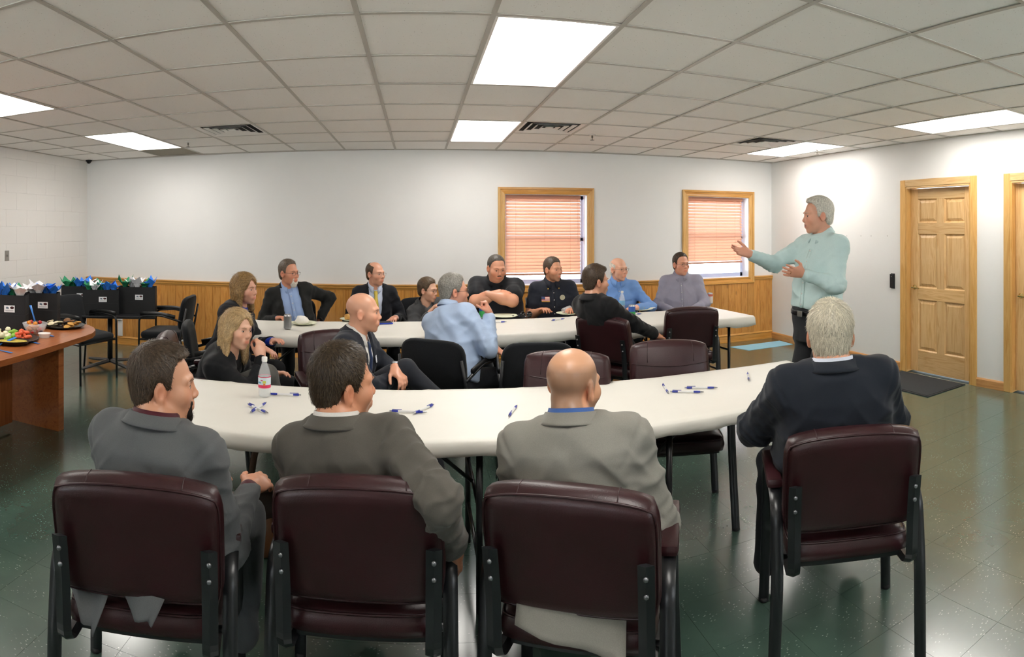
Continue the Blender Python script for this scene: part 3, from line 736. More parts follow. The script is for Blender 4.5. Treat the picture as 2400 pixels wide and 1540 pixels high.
# left corner chairs
CH['c1'] = atd(392, 6.55); chair('F', (CH['c1'].x, CH['c1'].y), -95, 'empty black fabric armchair against the pine wall beside the gift bags')
CH['c2'] = atd(196, 6.35); chair('F', (CH['c2'].x, CH['c2'].y), 105, 'empty black fabric armchair tucked behind the oval wooden table')

# ---- folding tables with plastic covers
M_CLOTH = mat('white_plastic_cover', '#e3e0d8', .42, spec=.4, noise=(2.0, '#dedbd2', .5))
M_TBL = mat('grey_table_plastic', '#6d6c69', .5)
def folding_table(name, label, c, L_, W_, ang, hgt=.735, ins=(.20, .20)):
    o = thing(name, label, 'table', (c[0], c[1], 0), ang)
    MB().box((0, 0, hgt - .022), (L_ - .01, W_ - .01, .036), None, .008).build('top', M_TBL, o)
    for s_ in (-1, 1):
        x = s_ * (L_ / 2 - ins[0 if s_ < 0 else 1])
        for y in (-W_ / 2 + .09, W_ / 2 - .09):
            MB().tube([(x, y, 0), (x, y, hgt - .045)], .0145, 10).build('leg', M_FRAME, o, True)
        for z in (.20, hgt - .10, .42): MB().tube([(x, -W_ / 2 + .09, z), (x, W_ / 2 - .09, z)], .0095, 8).build('leg_stretcher', M_FRAME, o, True)
        MB().tube([(x, 0, .42), (x - s_ * .32, 0, hgt - .05)], .009, 8).build('brace', M_FRAME, o, True)
    for y in (-W_ / 2 + .05, W_ / 2 - .05): MB().bx(-L_ / 2 + .1, L_ / 2 - .1, y - .012, y + .012, hgt - .052, hgt - .041).build('apron_rail', M_FRAME, o)
    return o
def cover(name, label, c, L_, W_, ang, hgt, drop, seed, endl=True, endr=True):
    """sheet over a table: top grid with faint creases, hanging edge of uneven length"""
    r_ = np.random.default_rng(seed); ph = r_.uniform(0, 6.28, 12)
    nx, ny = int(L_ / .035), int(W_ / .035); m = MB(); P = []; e = .012
    def crease(x, y):
        z = .0016 * math.sin(x * 7 + ph[0] + 1.5 * math.sin(y * 5 + ph[1])) + .0012 * math.sin(y * 16 + ph[2] + x * 2.1)
        for k in range(5):                                   # sharp fold lines
            dd = (x * math.cos(ph[3 + k] * .25 - .8) + y * math.sin(ph[3 + k] * .25 - .8) * 1.6) - (-L_ / 2 + (k + .5) * L_ / 5)
            z += .006 * math.exp(-(dd / .014) ** 2)
        return abs(z)
    drops = [(0, 0), (.006, -.004), (.012, -.014), (.014, -drop * .45), (.017, -drop)]
    def wob(s_): return 1 + .13 * math.sin(s_ * 5 + ph[8]) + .07 * math.sin(s_ * 17 + ph[9]) + .04 * math.sin(s_ * 41 + ph[10])
    def pt(i, j):
        nonlocal P
        x = -L_ / 2 + L_ * min(max(i, 0), nx) / nx; y = -W_ / 2 + W_ * min(max(j, 0), ny) / ny
        kx = max(-i, i - nx, 0); ky = max(-j, j - ny, 0); k = max(kx, ky)
        z = hgt + crease(x, y)
        if k:
            o, dz = drops[k]; rip = .003 * math.sin((x + y) * 27 + ph[11]) * (k / 4)
            if kx: x += math.copysign(o + rip, i - nx / 2) * (kx / k)
            if ky: y += math.copysign(o + rip, j - ny / 2) * (ky / k)
            z = hgt + dz * (wob(x + y * 1.7) if k > 2 else 1)
        return (x, y, z)
    K = 4; I = range(-K, nx + K + 1); J = range(-K, ny + K + 1); id_ = {}
    for i in I:
        for j in J: id_[(i, j)] = len(P); P.append(pt(i, j))
    fs_ = [(id_[(i, j)], id_[(i + 1, j)], id_[(i + 1, j + 1)], id_[(i, j + 1)]) for i in list(I)[:-1] for j in list(J)[:-1]]
    m.add(P, fs_); o = m.build(name, M_CLOTH, None, True, (c[0], c[1], 0), (0, 0, ang))
    sd = o.modifiers.new('thickness', 'SOLIDIFY'); sd.thickness = .0016; sd.offset = -1
    return tag(o, label, 'tablecloth')
NT_Y0, NT_Y1, NT_X0, NT_X1 = 2.36, 3.10, -1.27, 2.19
nmid = (NT_X0 + NT_X1) / 2; ntc = (NT_Y0 + NT_Y1) / 2; TH = .74
folding_table('folding_table', 'long folding table in front of the four seated men, left half', (NT_X0 + (nmid - NT_X0) / 2, ntc), nmid - NT_X0 - .01, NT_Y1 - NT_Y0, 0)
folding_table('folding_table', 'long folding table in front of the four seated men, right half', (nmid + (NT_X1 - nmid) / 2, ntc), NT_X1 - nmid - .01, NT_Y1 - NT_Y0, 0, ins=(.63, .20))
cover('table_cover', 'white plastic cover over the near long table', (nmid, ntc), NT_X1 - NT_X0 + .02, NT_Y1 - NT_Y0 + .02, 0, TH, .055, 3)
fa = math.atan2(.36, 4.5)
fc = Vector((.80, 5.08)); fl = 4.46
for i, sx in enumerate((-1, 1)):
    c_ = fc + Vector((math.cos(fa), math.sin(fa))) * sx * fl / 4
    folding_table('folding_table', 'folding table before the window row of people, ' + ('left half' if i == 0 else 'right half'), c_, fl / 2 - .01, .74, fa)
cover('table_cover', 'white plastic cover over the far long table', fc, fl + .02, .76, fa, TH, .085, 9)

# ---- oval wooden table at left
M_LAM = wood('cherry_laminate', '#b06a3c', '#96532c', '#6a3a1c', scale=(10, 1.2, 10), rough=.28, kn=False, coat=.3)
M_LAMD = wood('cherry_panel', '#9a5a33', '#82481f', '#6a3a1c', scale=(10, 10, 1.2), rough=.35, kn=False, coat=.2)
ot = thing('oval_table', 'cherry wood boat-shaped conference table holding the food', 'table', (0, 0, 0))
p0 = at(242, 757, .74); p1 = at(0, 840, .74)
ax = (Vector((p1.x, p1.y)) - Vector((p0.x, p0.y))).normalized()      # near long edge runs from the far tip towards the left edge of the picture
pts_near = [at(242, 752, .74), at(236, 768, .74), at(200, 787, .74), at(130, 806, .74), at(60, 824, .74), at(0, 840, .74)]
tip = Vector((at(244, 758, .74).x, at(244, 758, .74).y))
# outline in table axes: u along the length from the tip, w across towards the wall
U = Vector((pts_near[5].x - pts_near[2].x, pts_near[5].y - pts_near[2].y)).normalized(); Wv = Vector((U.y, -U.x))
if Wv.x > 0: Wv = -Wv
org = Vector((pts_near[2].x, pts_near[2].y))
LT, WT = 2.3, 1.02
out = []
for k in range(13):                                                  # rounded far end
    a = math.pi * k / 12; out.append(org + Wv * (WT / 2 - WT / 2 * math.cos(a)) - U * (.52 * math.sin(a)))
for k in range(1, 9): u = LT * k / 8; out.append(org + U * u + Wv * (WT + .05 * math.sin(math.pi * k / 8)))
for k in range(8, 0, -1): u = LT * k / 8; out.append(org + U * u - Wv * (.05 * math.sin(math.pi * k / 8)))
ctr = sum(out, Vector((0, 0))) / len(out)
ot.location = (ctr.x, ctr.y, 0)
loc2 = [(p.x - ctr.x, p.y - ctr.y) for p in out]
if sum(loc2[i][0] * loc2[(i + 1) % len(loc2)][1] - loc2[(i + 1) % len(loc2)][0] * loc2[i][1] for i in range(len(loc2))) < 0: loc2 = loc2[::-1]
MB().prism(loc2, .70, .74).build('table_top', M_LAM, ot)
cen = [(x * .985, y * .985) for x, y in loc2]
for u, nm in ((.10, 'panel_leg'), (LT - .45, 'panel_leg')):
    a = org + U * u + Wv * .16 - ctr; b = org + U * u + Wv * (WT - .16) - ctr; th = U * .035
    MB().prism([tuple(a - th), tuple(a + th), tuple(b + th), tuple(b - th)] if Wv.cross(U) < 0 else [tuple(b - th), tuple(b + th), tuple(a + th), tuple(a - th)], 0, .70).build(nm, M_LAM, ot)
a = org + U * .30 + Wv * (WT / 2 - .02) - ctr; b = org + U * (LT - .5) + Wv * (WT / 2 - .02) - ctr; w2 = Wv * .04
MB().prism([tuple(a), tuple(b), tuple(b + w2), tuple(a + w2)], .05, .70).build('spine_panel', M_LAMD, ot)
OT = dict(org=org, U=U, W=Wv)

# ---- small black pedestal tables under the bags
def pedestal(p, lab, w, d, rz):
    o = thing('pedestal_table', lab, 'table', (p[0], p[1], 0), rz)
    MB().box((0, 0, .605), (w, d, .028), None, .006).build('table_top', mat('black_laminate', '#17181b', .35), o)
    MB().tube([(0, 0, .06), (0, 0, .59)], .030, 12).build('column', M_FRAME, o, True)
    for k in range(4):
        a = k * math.pi / 2 + math.pi / 4
        MB().tube([(0, 0, .075), (.40 * math.cos(a), .40 * math.sin(a), .03)], [.026, .016], 6, flat=(.8, 1)).build('foot', mat('grey_foot', '#77777a', .35, metal=.5), o, 40)
    return o
pb = atd(262, 7.15)
pedestal((atd(258, 6.85).x, atd(258, 6.85).y), 'black pedestal table under the gift bags in the corner', 1.05, .60, .40)
# ================================================================== PEOPLE: implicit surfaces turned into meshes
f32 = np.float32
def V3(*a): return np.array(a if len(a) == 3 else a[0], float)
def nrm(v):
    v = np.asarray(v, float); return v / max(np.linalg.norm(v), 1e-9)
class Fld:
    """a sampled signed distance field; shapes are blended in block by block"""
    def __init__(s, lo, hi, vox):
        s.lo = np.array(lo, float) - 3 * vox; s.vox = vox
        s.n = np.ceil((np.array(hi, float) + 3 * vox - s.lo) / vox).astype(int) + 1
        s.f = np.full(tuple(s.n), 9.0, f32)
        s.ax = [(s.lo[i] + vox * np.arange(s.n[i])).astype(f32) for i in range(3)]
    def blk(s, lo, hi):
        a = np.clip(np.floor((np.array(lo) - s.lo) / s.vox).astype(int), 0, s.n); b = np.clip(np.ceil((np.array(hi) - s.lo) / s.vox).astype(int) + 1, 0, s.n)
        if (b <= a).any(): return None
        sl = tuple(slice(a[i], b[i]) for i in range(3))
        return sl, s.ax[0][sl[0]][:, None, None], s.ax[1][sl[1]][None, :, None], s.ax[2][sl[2]][None, None, :]
    def put(s, sl, d, k, op):
        g = s.f[sl]
        if op == 'u':
            h = np.maximum(k - np.abs(g - d), 0) / k if k > 0 else 0
            s.f[sl] = np.minimum(g, d) - h * h * k * .25
        elif op == 's':
            d = -d; h = np.maximum(k - np.abs(g - d), 0) / k if k > 0 else 0
            s.f[sl] = np.maximum(g, d) + h * h * k * .25
    def cap(s, a, b, ra, rb=None, k=.02, op='u'):
        a = np.array(a, float); b = np.array(b, float); rb = ra if rb is None else rb; r = max(ra, rb) + k + 2 * s.vox
        B = s.blk(np.minimum(a, b) - r, np.maximum(a, b) + r)
        if B is None: return
        sl, X, Y, Z = B; ab = b - a; L2 = max(ab @ ab, 1e-9)
        x, y, z = X - f32(a[0]), Y - f32(a[1]), Z - f32(a[2])
        t = np.clip((x * f32(ab[0]) + y * f32(ab[1]) + z * f32(ab[2])) / f32(L2), 0, 1)
        d = np.sqrt((x - t * f32(ab[0])) ** 2 + (y - t * f32(ab[1])) ** 2 + (z - t * f32(ab[2])) ** 2) - (f32(ra) + t * f32(rb - ra))
        s.put(sl, d, k, op)
    def ell(s, c, r, k=.02, R=None, op='u'):
        c = np.array(c, float); r = np.array(r, float); m = max(r) + k + 2 * s.vox
        B = s.blk(c - m, c + m)
        if B is None: return
        sl, X, Y, Z = B; x, y, z = X - f32(c[0]), Y - f32(c[1]), Z - f32(c[2])
        if R is not None:
            q = [x * f32(R[i][0]) + y * f32(R[i][1]) + z * f32(R[i][2]) for i in range(3)]
        else: q = [x, y, z]
        k0 = np.sqrt((q[0] / f32(r[0])) ** 2 + (q[1] / f32(r[1])) ** 2 + (q[2] / f32(r[2])) ** 2)
        k1 = np.sqrt((q[0] / f32(r[0] ** 2)) ** 2 + (q[1] / f32(r[1] ** 2)) ** 2 + (q[2] / f32(r[2] ** 2)) ** 2)
        s.put(sl, k0 * (k0 - 1) / np.maximum(k1, 1e-4), k, op)
    def fn(s, func, lo, hi, k=.02, op='u'):
        B = s.blk(lo, hi)
        if B is None: return
        s.put(B[0], func(B[1], B[2], B[3]).astype(f32), k, op)
    def mesh(s):
        f = s.f; ins = f < 0; n = s.n
        cs = [ins[i:n[0] - 1 + i, j:n[1] - 1 + j, k:n[2] - 1 + k] for i in (0, 1) for j in (0, 1) for k in (0, 1)]
        any_ = cs[0].copy(); all_ = cs[0].copy()
        for c in cs[1:]: any_ |= c; all_ &= c
        cell = any_ & ~all_; ix = np.argwhere(cell)
        if len(ix) == 0: return np.zeros((0, 3)), np.zeros((0, 4), int)
        off = np.array([(i, j, k) for i in (0, 1) for j in (0, 1) for k in (0, 1)])
        vals = np.stack([f[ix[:, 0] + o[0], ix[:, 1] + o[1], ix[:, 2] + o[2]] for o in off], 1)
        acc = np.zeros((len(ix), 3)); cnt = np.zeros(len(ix))
        for a in range(8):
            for b in range(a + 1, 8):
                if abs(off[a] - off[b]).sum() != 1: continue
                va, vb = vals[:, a], vals[:, b]; cr = (va < 0) != (vb < 0)
                t = np.where(cr, va / np.where(cr, va - vb, 1), 0)
                acc += np.where(cr[:, None], off[a] + t[:, None] * (off[b] - off[a]), 0); cnt += cr
        vert = s.lo + (ix + acc / cnt[:, None]) * s.vox
        idm = np.full(cell.shape, -1, np.int32); idm[cell] = np.arange(len(ix))
        quads = []
        for ax in range(3):
            o1, o2 = (ax + 1) % 3, (ax + 2) % 3
            A = np.moveaxis(ins, ax, 0); s0 = A[:-1]; s1 = A[1:]
            ch = s0 != s1; e = np.argwhere(ch)
            rest_ax = [q for q in range(3) if q != ax]
            full = np.zeros((len(e), 3), int); full[:, ax] = e[:, 0]; full[:, rest_ax[0]] = e[:, 1]; full[:, rest_ax[1]] = e[:, 2]
            ok = (full[:, o1] > 0) & (full[:, o2] > 0) & (full[:, o1] < n[o1] - 1) & (full[:, o2] < n[o2] - 1)
            full = full[ok]; inside0 = ins[tuple(full.T)]
            def cid(d1, d2):
                q = full.copy(); q[:, o1] += d1; q[:, o2] += d2; return idm[tuple(q.T)]
            Q = np.stack([cid(-1, -1), cid(0, -1), cid(0, 0), cid(-1, 0)], 1)
            Q = np.where(inside0[:, None], Q, Q[:, ::-1]); quads.append(Q)
        Q = np.concatenate(quads); Q = Q[(Q >= 0).all(1)]
        return vert, Q
def vnormals(v, q):
    a = v[q[:, 2]] - v[q[:, 0]]; b = v[q[:, 3]] - v[q[:, 1]]; fn = np.cross(a, b); n = np.zeros_like(v)
    for k in range(4): np.add.at(n, q[:, k], fn)
    return n / np.maximum(np.linalg.norm(n, axis=1), 1e-12)[:, None]
def relax(v, q, it=1):
    for _ in range(it):
        acc = np.zeros_like(v); cnt = np.zeros(len(v))
        for k in range(4):
            np.add.at(acc, q[:, k], v[q[:, (k + 1) % 4]]); np.add.at(cnt, q[:, k], 1)
        v = v * .5 + acc / np.maximum(cnt, 1)[:, None] * .5
    return v
def np_obj(name, v, q, m, parent, col=None, smooth=True, tris=None):
    """mesh object from arrays; col = per-vertex colours"""
    me = bpy.data.meshes.new(name); nv = len(v); nq = len(q); nt = 0 if tris is None else len(tris)
    me.vertices.add(nv); me.vertices.foreach_set('co', np.asarray(v, f32).ravel())
    li = q.ravel() if tris is None else np.concatenate([q.ravel(), tris.ravel()])
    me.loops.add(len(li)); me.loops.foreach_set('vertex_index', li.astype(np.int32))
    me.polygons.add(nq + nt); st = np.concatenate([np.arange(nq) * 4, nq * 4 + np.arange(nt) * 3]).astype(np.int32)
    me.polygons.foreach_set('loop_start', st)
    me.update(calc_edges=True)
    if smooth: me.polygons.foreach_set('use_smooth', np.ones(nq + nt, bool))
    if col is not None:
        ca = me.color_attributes.new('Col', 'FLOAT_COLOR', 'POINT'); c4 = np.ones((nv, 4), f32); c4[:, :3] = col; ca.data.foreach_set('color', c4.ravel())
    me.materials.append(m)
    return link(name, me, parent)
class Acc:
    def __init__(s): s.v = []; s.q = []; s.c = []; s.n = 0
    def add(s, v, q, c):
        if len(v) == 0: return
        s.v.append(v); s.q.append(q + s.n); c = np.asarray(c, float); s.c.append(np.broadcast_to(c, (len(v), 3)) if c.ndim == 1 else c); s.n += len(v)
    def get(s): return np.concatenate(s.v), np.concatenate(s.q), np.concatenate(s.c)

# ---- materials for people
def attr_mat(name, rough, sss=0, spec=.4, bump=None, sheen=0):
    t = NT(name); a = t.n('Attribute'); a.attribute_name = 'Col'; t.l(a.outputs['Color'], t.b.inputs['Base Color'])
    t.b.inputs['Roughness'].default_value = rough; t.b.inputs['Specular IOR Level'].default_value = spec
    if sss: t.b.inputs['Subsurface Weight'].default_value = sss; t.b.inputs['Subsurface Scale'].default_value = .01; t.b.inputs['Subsurface Radius'].default_value = (1, .35, .2)
    if sheen: t.b.inputs['Sheen Weight'].default_value = sheen
    if bump:
        v = t.coords('Object'); nz = t.n('TexNoise', Scale=bump[0], Detail=3.0); t.l(v, nz.inputs['Vector']); t.bump(nz.outputs['Fac'], bump[1], .002)
    return t.m
M_SKIN = attr_mat('skin', .37, .0, .5, (220, .08))
M_HAIR = attr_mat('hair', .45, 0, .35)
M_EYE = mat('eye_white', '#cfc6bf', .25); M_IRIS = mat('eye_iris', '#3a2e28', .15)
def cloth(col, rough=.82, weave=600, wr=.5, name=None, sheen=.1, stripe=None):
    nm = name or ('cloth_' + col.strip('#') + ('_s' if stripe else ''))
    if nm in MATS: return MATS[nm]
    t = NT(nm); v = t.coords('Object'); c = np.array(C(col)[:3])
    n1 = t.n('TexNoise', Scale=weave, Detail=2.0); t.l(v, n1.inputs['Vector'])
    cc = t.ramp(n1.outputs['Fac'], [(.35, tuple(c * .92) + (1,)), (.65, tuple(np.minimum(c * 1.07, 1)) + (1,))])
    t.l(cc, t.b.inputs['Base Color']); t.b.inputs['Roughness'].default_value = rough; t.b.inputs['Specular IOR Level'].default_value = .25
    t.b.inputs['Sheen Weight'].default_value = sheen
    wv = t.n('TexWave', Scale=2.6, Distortion=11.0, Detail=2.0); wv.inputs['Detail Scale'].default_value = .7; wv.bands_direction = 'DIAGONAL'; t.l(v, wv.inputs['Vector'])
    n2 = t.n('TexNoise', Scale=3.0, Detail=1.0); t.l(v, n2.inputs['Vector'])
    mm = t.n('Math'); mm.operation = 'MULTIPLY'; t.l(wv.outputs['Fac'], mm.inputs[0]); t.l(t.ramp(n2.outputs['Fac'], [(.42, (0, 0, 0, 1)), (.62, (1, 1, 1, 1))]), mm.inputs[1])
    t.bump(mm.outputs[0], wr, .03)
    MATS[nm] = t.m
    return t.m

def lens_mat():
    t = NT('spectacle_lens'); gl = t.n('BsdfGlossy'); gl.inputs['Roughness'].default_value = .03; tr = t.n('BsdfTransparent'); mx = t.n('MixShader'); mx.inputs[0].default_value = .05
    t.l(tr.outputs[0], mx.inputs[1]); t.l(gl.outputs[0], mx.inputs[2]); t.l(mx.outputs[0], t.out.inputs['Surface']); return t.m
M_LENS = lens_mat()
def ik(S, W, l1, l2, hint):
    S, W = V3(S), V3(W); d = W - S; L = np.linalg.norm(d)
    if L > (l1 + l2) * .995: W = S + d / L * (l1 + l2) * .995; d = W - S; L = np.linalg.norm(d)
    u = d / L; a = (l1 * l1 - l2 * l2 + L * L) / (2 * L); h = math.sqrt(max(l1 * l1 - a * a, 0))
    hv = V3(hint); hv = hv - u * (hv @ u); hv = nrm(hv) if np.linalg.norm(hv) > 1e-6 else nrm(np.cross(u, (0.3, .1, 1)))
    return S + u * a + hv * h, W

CURL = {'open': (4, 6, 6), 'relax': (22, 28, 22), 'fist': (72, 85, 55), 'lap': (14, 24, 18), 'loose': (42, 48, 30), 'grip': (55, 60, 40)}
def hand_mesh(acc, W, D, N, side, pose, skin, vox, fore, sc=1.0, spread=.10):
    D = nrm(D); N = nrm(V3(N) - D * (V3(N) @ D)); T = np.cross(D, N) if side == 'R' else np.cross(N, D)
    W = V3(W); fo = W - nrm(V3(W) - V3(fore)) * .05
    F_ = Fld(W - .21, W + .21, vox)
    F_.cap(fo, W, .029 * sc, .027 * sc, .01); F_.cap(W, W + D * .03 * sc, .027 * sc, .026 * sc, .02)
    R = [T, D, N]
    F_.ell(W + D * .058 * sc, (.041 * sc, .054 * sc, .017 * sc), .022, R)
    F_.ell(W + D * .040 * sc + T * .024 * sc + N * .006, (.022 * sc, .034 * sc, .017 * sc), .02, R)     # thumb ball
    cu = CURL[pose]
    tips = []
    for k, (off, ln) in enumerate(((.030, .070), (.0105, .080), (-.010, .074), (-.029, .058))):
        p = W + (D * (.098 - .006 * abs(k - 1)) + T * off) * sc; ang = 0.0; sp = spread * (1.2 - .8 * k)
        base_d = nrm(D + T * sp * .6)
        for j, fr in enumerate((.45, .31, .24)):
            ang += math.radians(cu[j] * (1 + .12 * k))
            dr = base_d * math.cos(ang) + N * math.sin(ang); q = p + dr * ln * fr * sc
            F_.cap(p, q, (.0090 - .0007 * j) * sc, (.0086 - .0008 * j) * sc, .006 if j else .012); p = q
        tips.append(p)
    p = W + (D * .022 + T * .030 + N * .006) * sc; c0 = cu[0]
    tw = .9 if c0 < 10 else (.65 if c0 < 40 else .2)
    dr = nrm(D * .62 + T * tw + N * (.15 + c0 / 130)); q = p + dr * .042 * sc; F_.cap(p, q, .0130 * sc, .0110 * sc, .014)
    dr2 = nrm(D * .85 + T * tw * .45 + N * (.1 + c0 / 110)); q2 = q + dr2 * .032 * sc; F_.cap(q, q2, .0105 * sc, .0098 * sc, .005)
    dr3 = nrm(D * .95 + T * (.2 if c0 < 40 else -.25) + N * (.1 + c0 / 120)); F_.cap(q2, q2 + dr3 * .025 * sc, .0096 * sc, .0078 * sc, .004)
    v, qd = F_.mesh(); v = relax(v, qd, 1)
    col = np.array(skin)[None, :] * np.ones((len(v), 1))
    for tp in tips:
        w_ = np.exp(-(np.linalg.norm(v - tp, axis=1) / .016) ** 2)[:, None]; col = col * (1 - w_ * np.array([[.02, .12, .12]]))
    acc.add(v, qd, col)

def interp(x, xs, ys): return np.interp(x, xs, ys).astype(f32)

HL = {  # hairline: (y, lowest z of hair) in head space, face towards +y
    'short': [(-.14, -.085), (-.075, -.082), (-.045, -.058), (-.030, -.012), (-.018, .012), (-.004, .012), (.004, -.022), (.024, -.022), (.030, .015), (.042, .040), (.052, .078), (.075, .088), (.14, .090)],
    'recede': [(-.14, -.085), (-.075, -.082), (-.045, -.058), (-.030, -.012), (-.018, .012), (-.004, .012), (.004, -.020), (.022, -.020), (.026, .030), (.034, .070), (.050, .092), (.068, .098), (.14, .10)],
    'long': [(-.14, -.4), (.14, -.4)]}
def build_head(acc, P):
    """adds head and neck to the body accumulator; returns matrix and hair data"""
    Mh, hs, sk, vox = P['Mh'], P['hs'], np.array(P['skin']), P['vh']
    fat = P.get('fat', 0.0); fem = P.get('fem', False)
    N_l = P['neck_l'] / hs                                    # neck base in head space
    lo = np.array([-.11, -.13, min(-.20, N_l[2] - .05)]); hi = np.array([.11, .14, .135])
    lo = np.minimum(lo, N_l - .09); hi = np.maximum(hi, N_l + .09); hi[2] = .135
    F_ = Fld(lo, hi, vox / hs)
    F_.ell((0, -.014, .043), (.0745, .094, .080), .02)
    F_.ell((0, .026, -.020), (.0605 + fat * .6, .066, .082), .03)
    F_.ell((0, .030, -.068), (.050 + fat - (.006 if fem else 0), .048, .040 + fat * .4), .025)
    F_.ell((0, .068, -.098), (.020, .016, .017), .025)                          # chin
    if fat > .004: F_.ell((0, .025, -.105), (.045 + fat, .045, .025), .03)
    for s_ in (-1, 1):
        F_.ell((s_ * .041, .056, -.022), (.026 + fat * .5, .026, .028), .025)   # cheek
        F_.cap((s_ * .012, .085, .027), (s_ * .046, .070, .026), .010, .009, .014) # brow
        F_.ell((s_ * .031, .100, .004), (.020, .019, .0125), .012, op='s')      # socket
        F_.ell((s_ * .031, .0735, .004), (.0155, .0115, .0130), .006)   # lids
        F_.ell((s_ * .0100, .0985, -.031), (.0078, .0090, .0068), .007)          # nostril wings
    F_.cap((0, .083, .020), (0, .1010, -.020), .0075, .0080, .012); F_.ell((0, .1035, -.025), (.0088, .0085, .0078), .010)
    F_.ell((0, .083, -.060), (.028, .016, .020), .015)                          # mouth mound
    F_.cap((-.017, .0905, -.0555), (.017, .0905, -.0555), .0052, None, .006); F_.cap((-.015, .0905, -.0665), (.015, .0905, -.0665), .0060, None, .006)
    F_.cap((-.022, .100, -.0608), (.022, .100, -.0608), .0022 if not P.get('talk') else .0075, None, .004, op='s')
    for s_ in (-1, 1):                                                          # ears
        c, s2 = math.cos(.38), math.sin(.38)
        R = [[c, s_ * -s2 * 0 + s_ * s2, 0], [-s_ * s2, c, 0], [0, 0, 1]]
        F_.ell((s_ * .0775, -.012, -.002), (.0095, .020, .032), .008, R); F_.ell((s_ * .0760, -.008, -.026), (.0085, .011, .012), .008)
        F_.ell((s_ * .0870, -.007, -.002), (.0075, .0115, .019), .004, R, op='s')
    nr = .0560 * P.get('neckw', 1.0) * (.86 if fem else 1)
    F_.cap((0, -.030, -.035), N_l + np.array([0, .004, .0]), nr * .94, nr * 1.04, .018); F_.cap(N_l, N_l + np.array([0, 0, -.05]), nr * 1.1, nr * 1.25, .03)
    v, q = F_.mesh(); v = relax(v, q, 1)
    x, y, z = v.T; col = sk[None, :] * np.ones((len(v), 1))
    def tint(w, c): 
        nonlocal col
        col = col * (1 - w[:, None]) + col * np.array(c)[None, :] * w[:, None]
    g = lambda cx, cy, cz, r: np.exp(-(((x - cx) ** 2 + (y - cy) ** 2 + (z - cz) ** 2) / r ** 2))
    tint(np.clip(g(.042, .075, -.022, .026) + g(-.042, .075, -.022, .026), 0, 1) * .6, (1.05, .80, .76)); tint(g(0, .112, -.026, .016) * .5, (1.03, .84, .80))
    tint(np.clip(g(.08, -.01, 0, .03) + g(-.08, -.01, 0, .03), 0, 1) * .6, (1.08, .74, .68))
    lip = np.exp(-((z + .061) / .0105) ** 2) * np.exp(-(x / .021) ** 4) * (y > .078); tint(np.clip(lip, 0, 1), (.92, .56, .54) if not fem else (1.0, .62, .62))
    if P.get('talk'): tint(np.exp(-((z + .0608) / .006) ** 2) * np.exp(-(x / .018) ** 4) * (y > .07), (.25, .16, .16))
    hl = np.interp(y, *zip(*HL['short']))
    mask = 1 / (1 + np.exp(-(z - hl) / .006))
    if P.get('stubble') is not None:
        shave = mask * np.clip((.085 - z) / .03, 0, 1) if P.get('crown_bald', True) else mask
        sc_, am = P['stubble']; col = col * (1 - (am * shave)[:, None]) + np.array(sc_)[None] * (am * shave)[:, None]
    if P.get('beardshade') is not None:
        sc_, am = P['beardshade']; w = am * ((z < -.035) & (y > .0) & (z > -.125)) * np.clip((-.03 - z) / .02, 0, 1); w = w * (1 - np.clip(lip, 0, 1)); col = col * (1 - w[:, None]) + np.array(sc_)[None] * w[:, None]
    vw = (v * hs) @ Mh[:3, :3].T + Mh[:3, 3]
    acc.add(vw, q, np.clip(col, 0, 1))
def strands(v, q, crown, n, ln, wd, colfn, lift=.25, r_=None, down=0.0, edge=None):
    """thin tapering locks lying over a hair surface"""
    r_ = r_ or rng; nm = vnormals(v, q); pick = r_.integers(0, len(v), n); p = v[pick] + r_.normal(0, .002, (n, 3)); nn = nm[pick]
    fl = p - crown; fl = fl / np.maximum(np.linalg.norm(fl, axis=1), 1e-6)[:, None]
    if down > .1: fl = np.stack([np.sign(p[:, 0]) * np.clip((p[:, 2] - .0) / .10, 0, 1) * 1.6, -.5 * (p[:, 1] > .0) * np.clip(p[:, 2] / .08, 0, 1) - .1, -np.ones(n)], 1)
    fl += r_.normal(0, .22 if down < .1 else .10, (n, 3)); fl -= nn * (fl * nn).sum(1)[:, None]; fl /= np.maximum(np.linalg.norm(fl, axis=1), 1e-6)[:, None]
    side = np.cross(nn, fl); L = ln * r_.uniform(.6, 1.25, n)[:, None]
    if edge is not None: L = L * np.clip((p[:, 2] - np.interp(p[:, 1], *edge)) / .035, .22, 1)[:, None]
    lf = lift * r_.uniform(.2, 1.2, n)[:, None]; w = wd * r_.uniform(.6, 1.3, n)[:, None]
    a = p - nn * .0015; b = p + fl * L * .5 + nn * L * lf * .55; c = p + fl * L + nn * L * lf * .35
    vv = np.stack([a - side * w, a + side * w, b - side * w * .8, b + side * w * .8, c], 1).reshape(-1, 3)
    i = np.arange(n)[:, None] * 5
    qq = np.concatenate([i, i + 1, i + 3, i + 2], 1); tt = np.concatenate([i + 2, i + 3, i + 4], 1)
    cc = np.repeat(colfn(p, n), 5, 0)
    return vv, qq, tt, cc
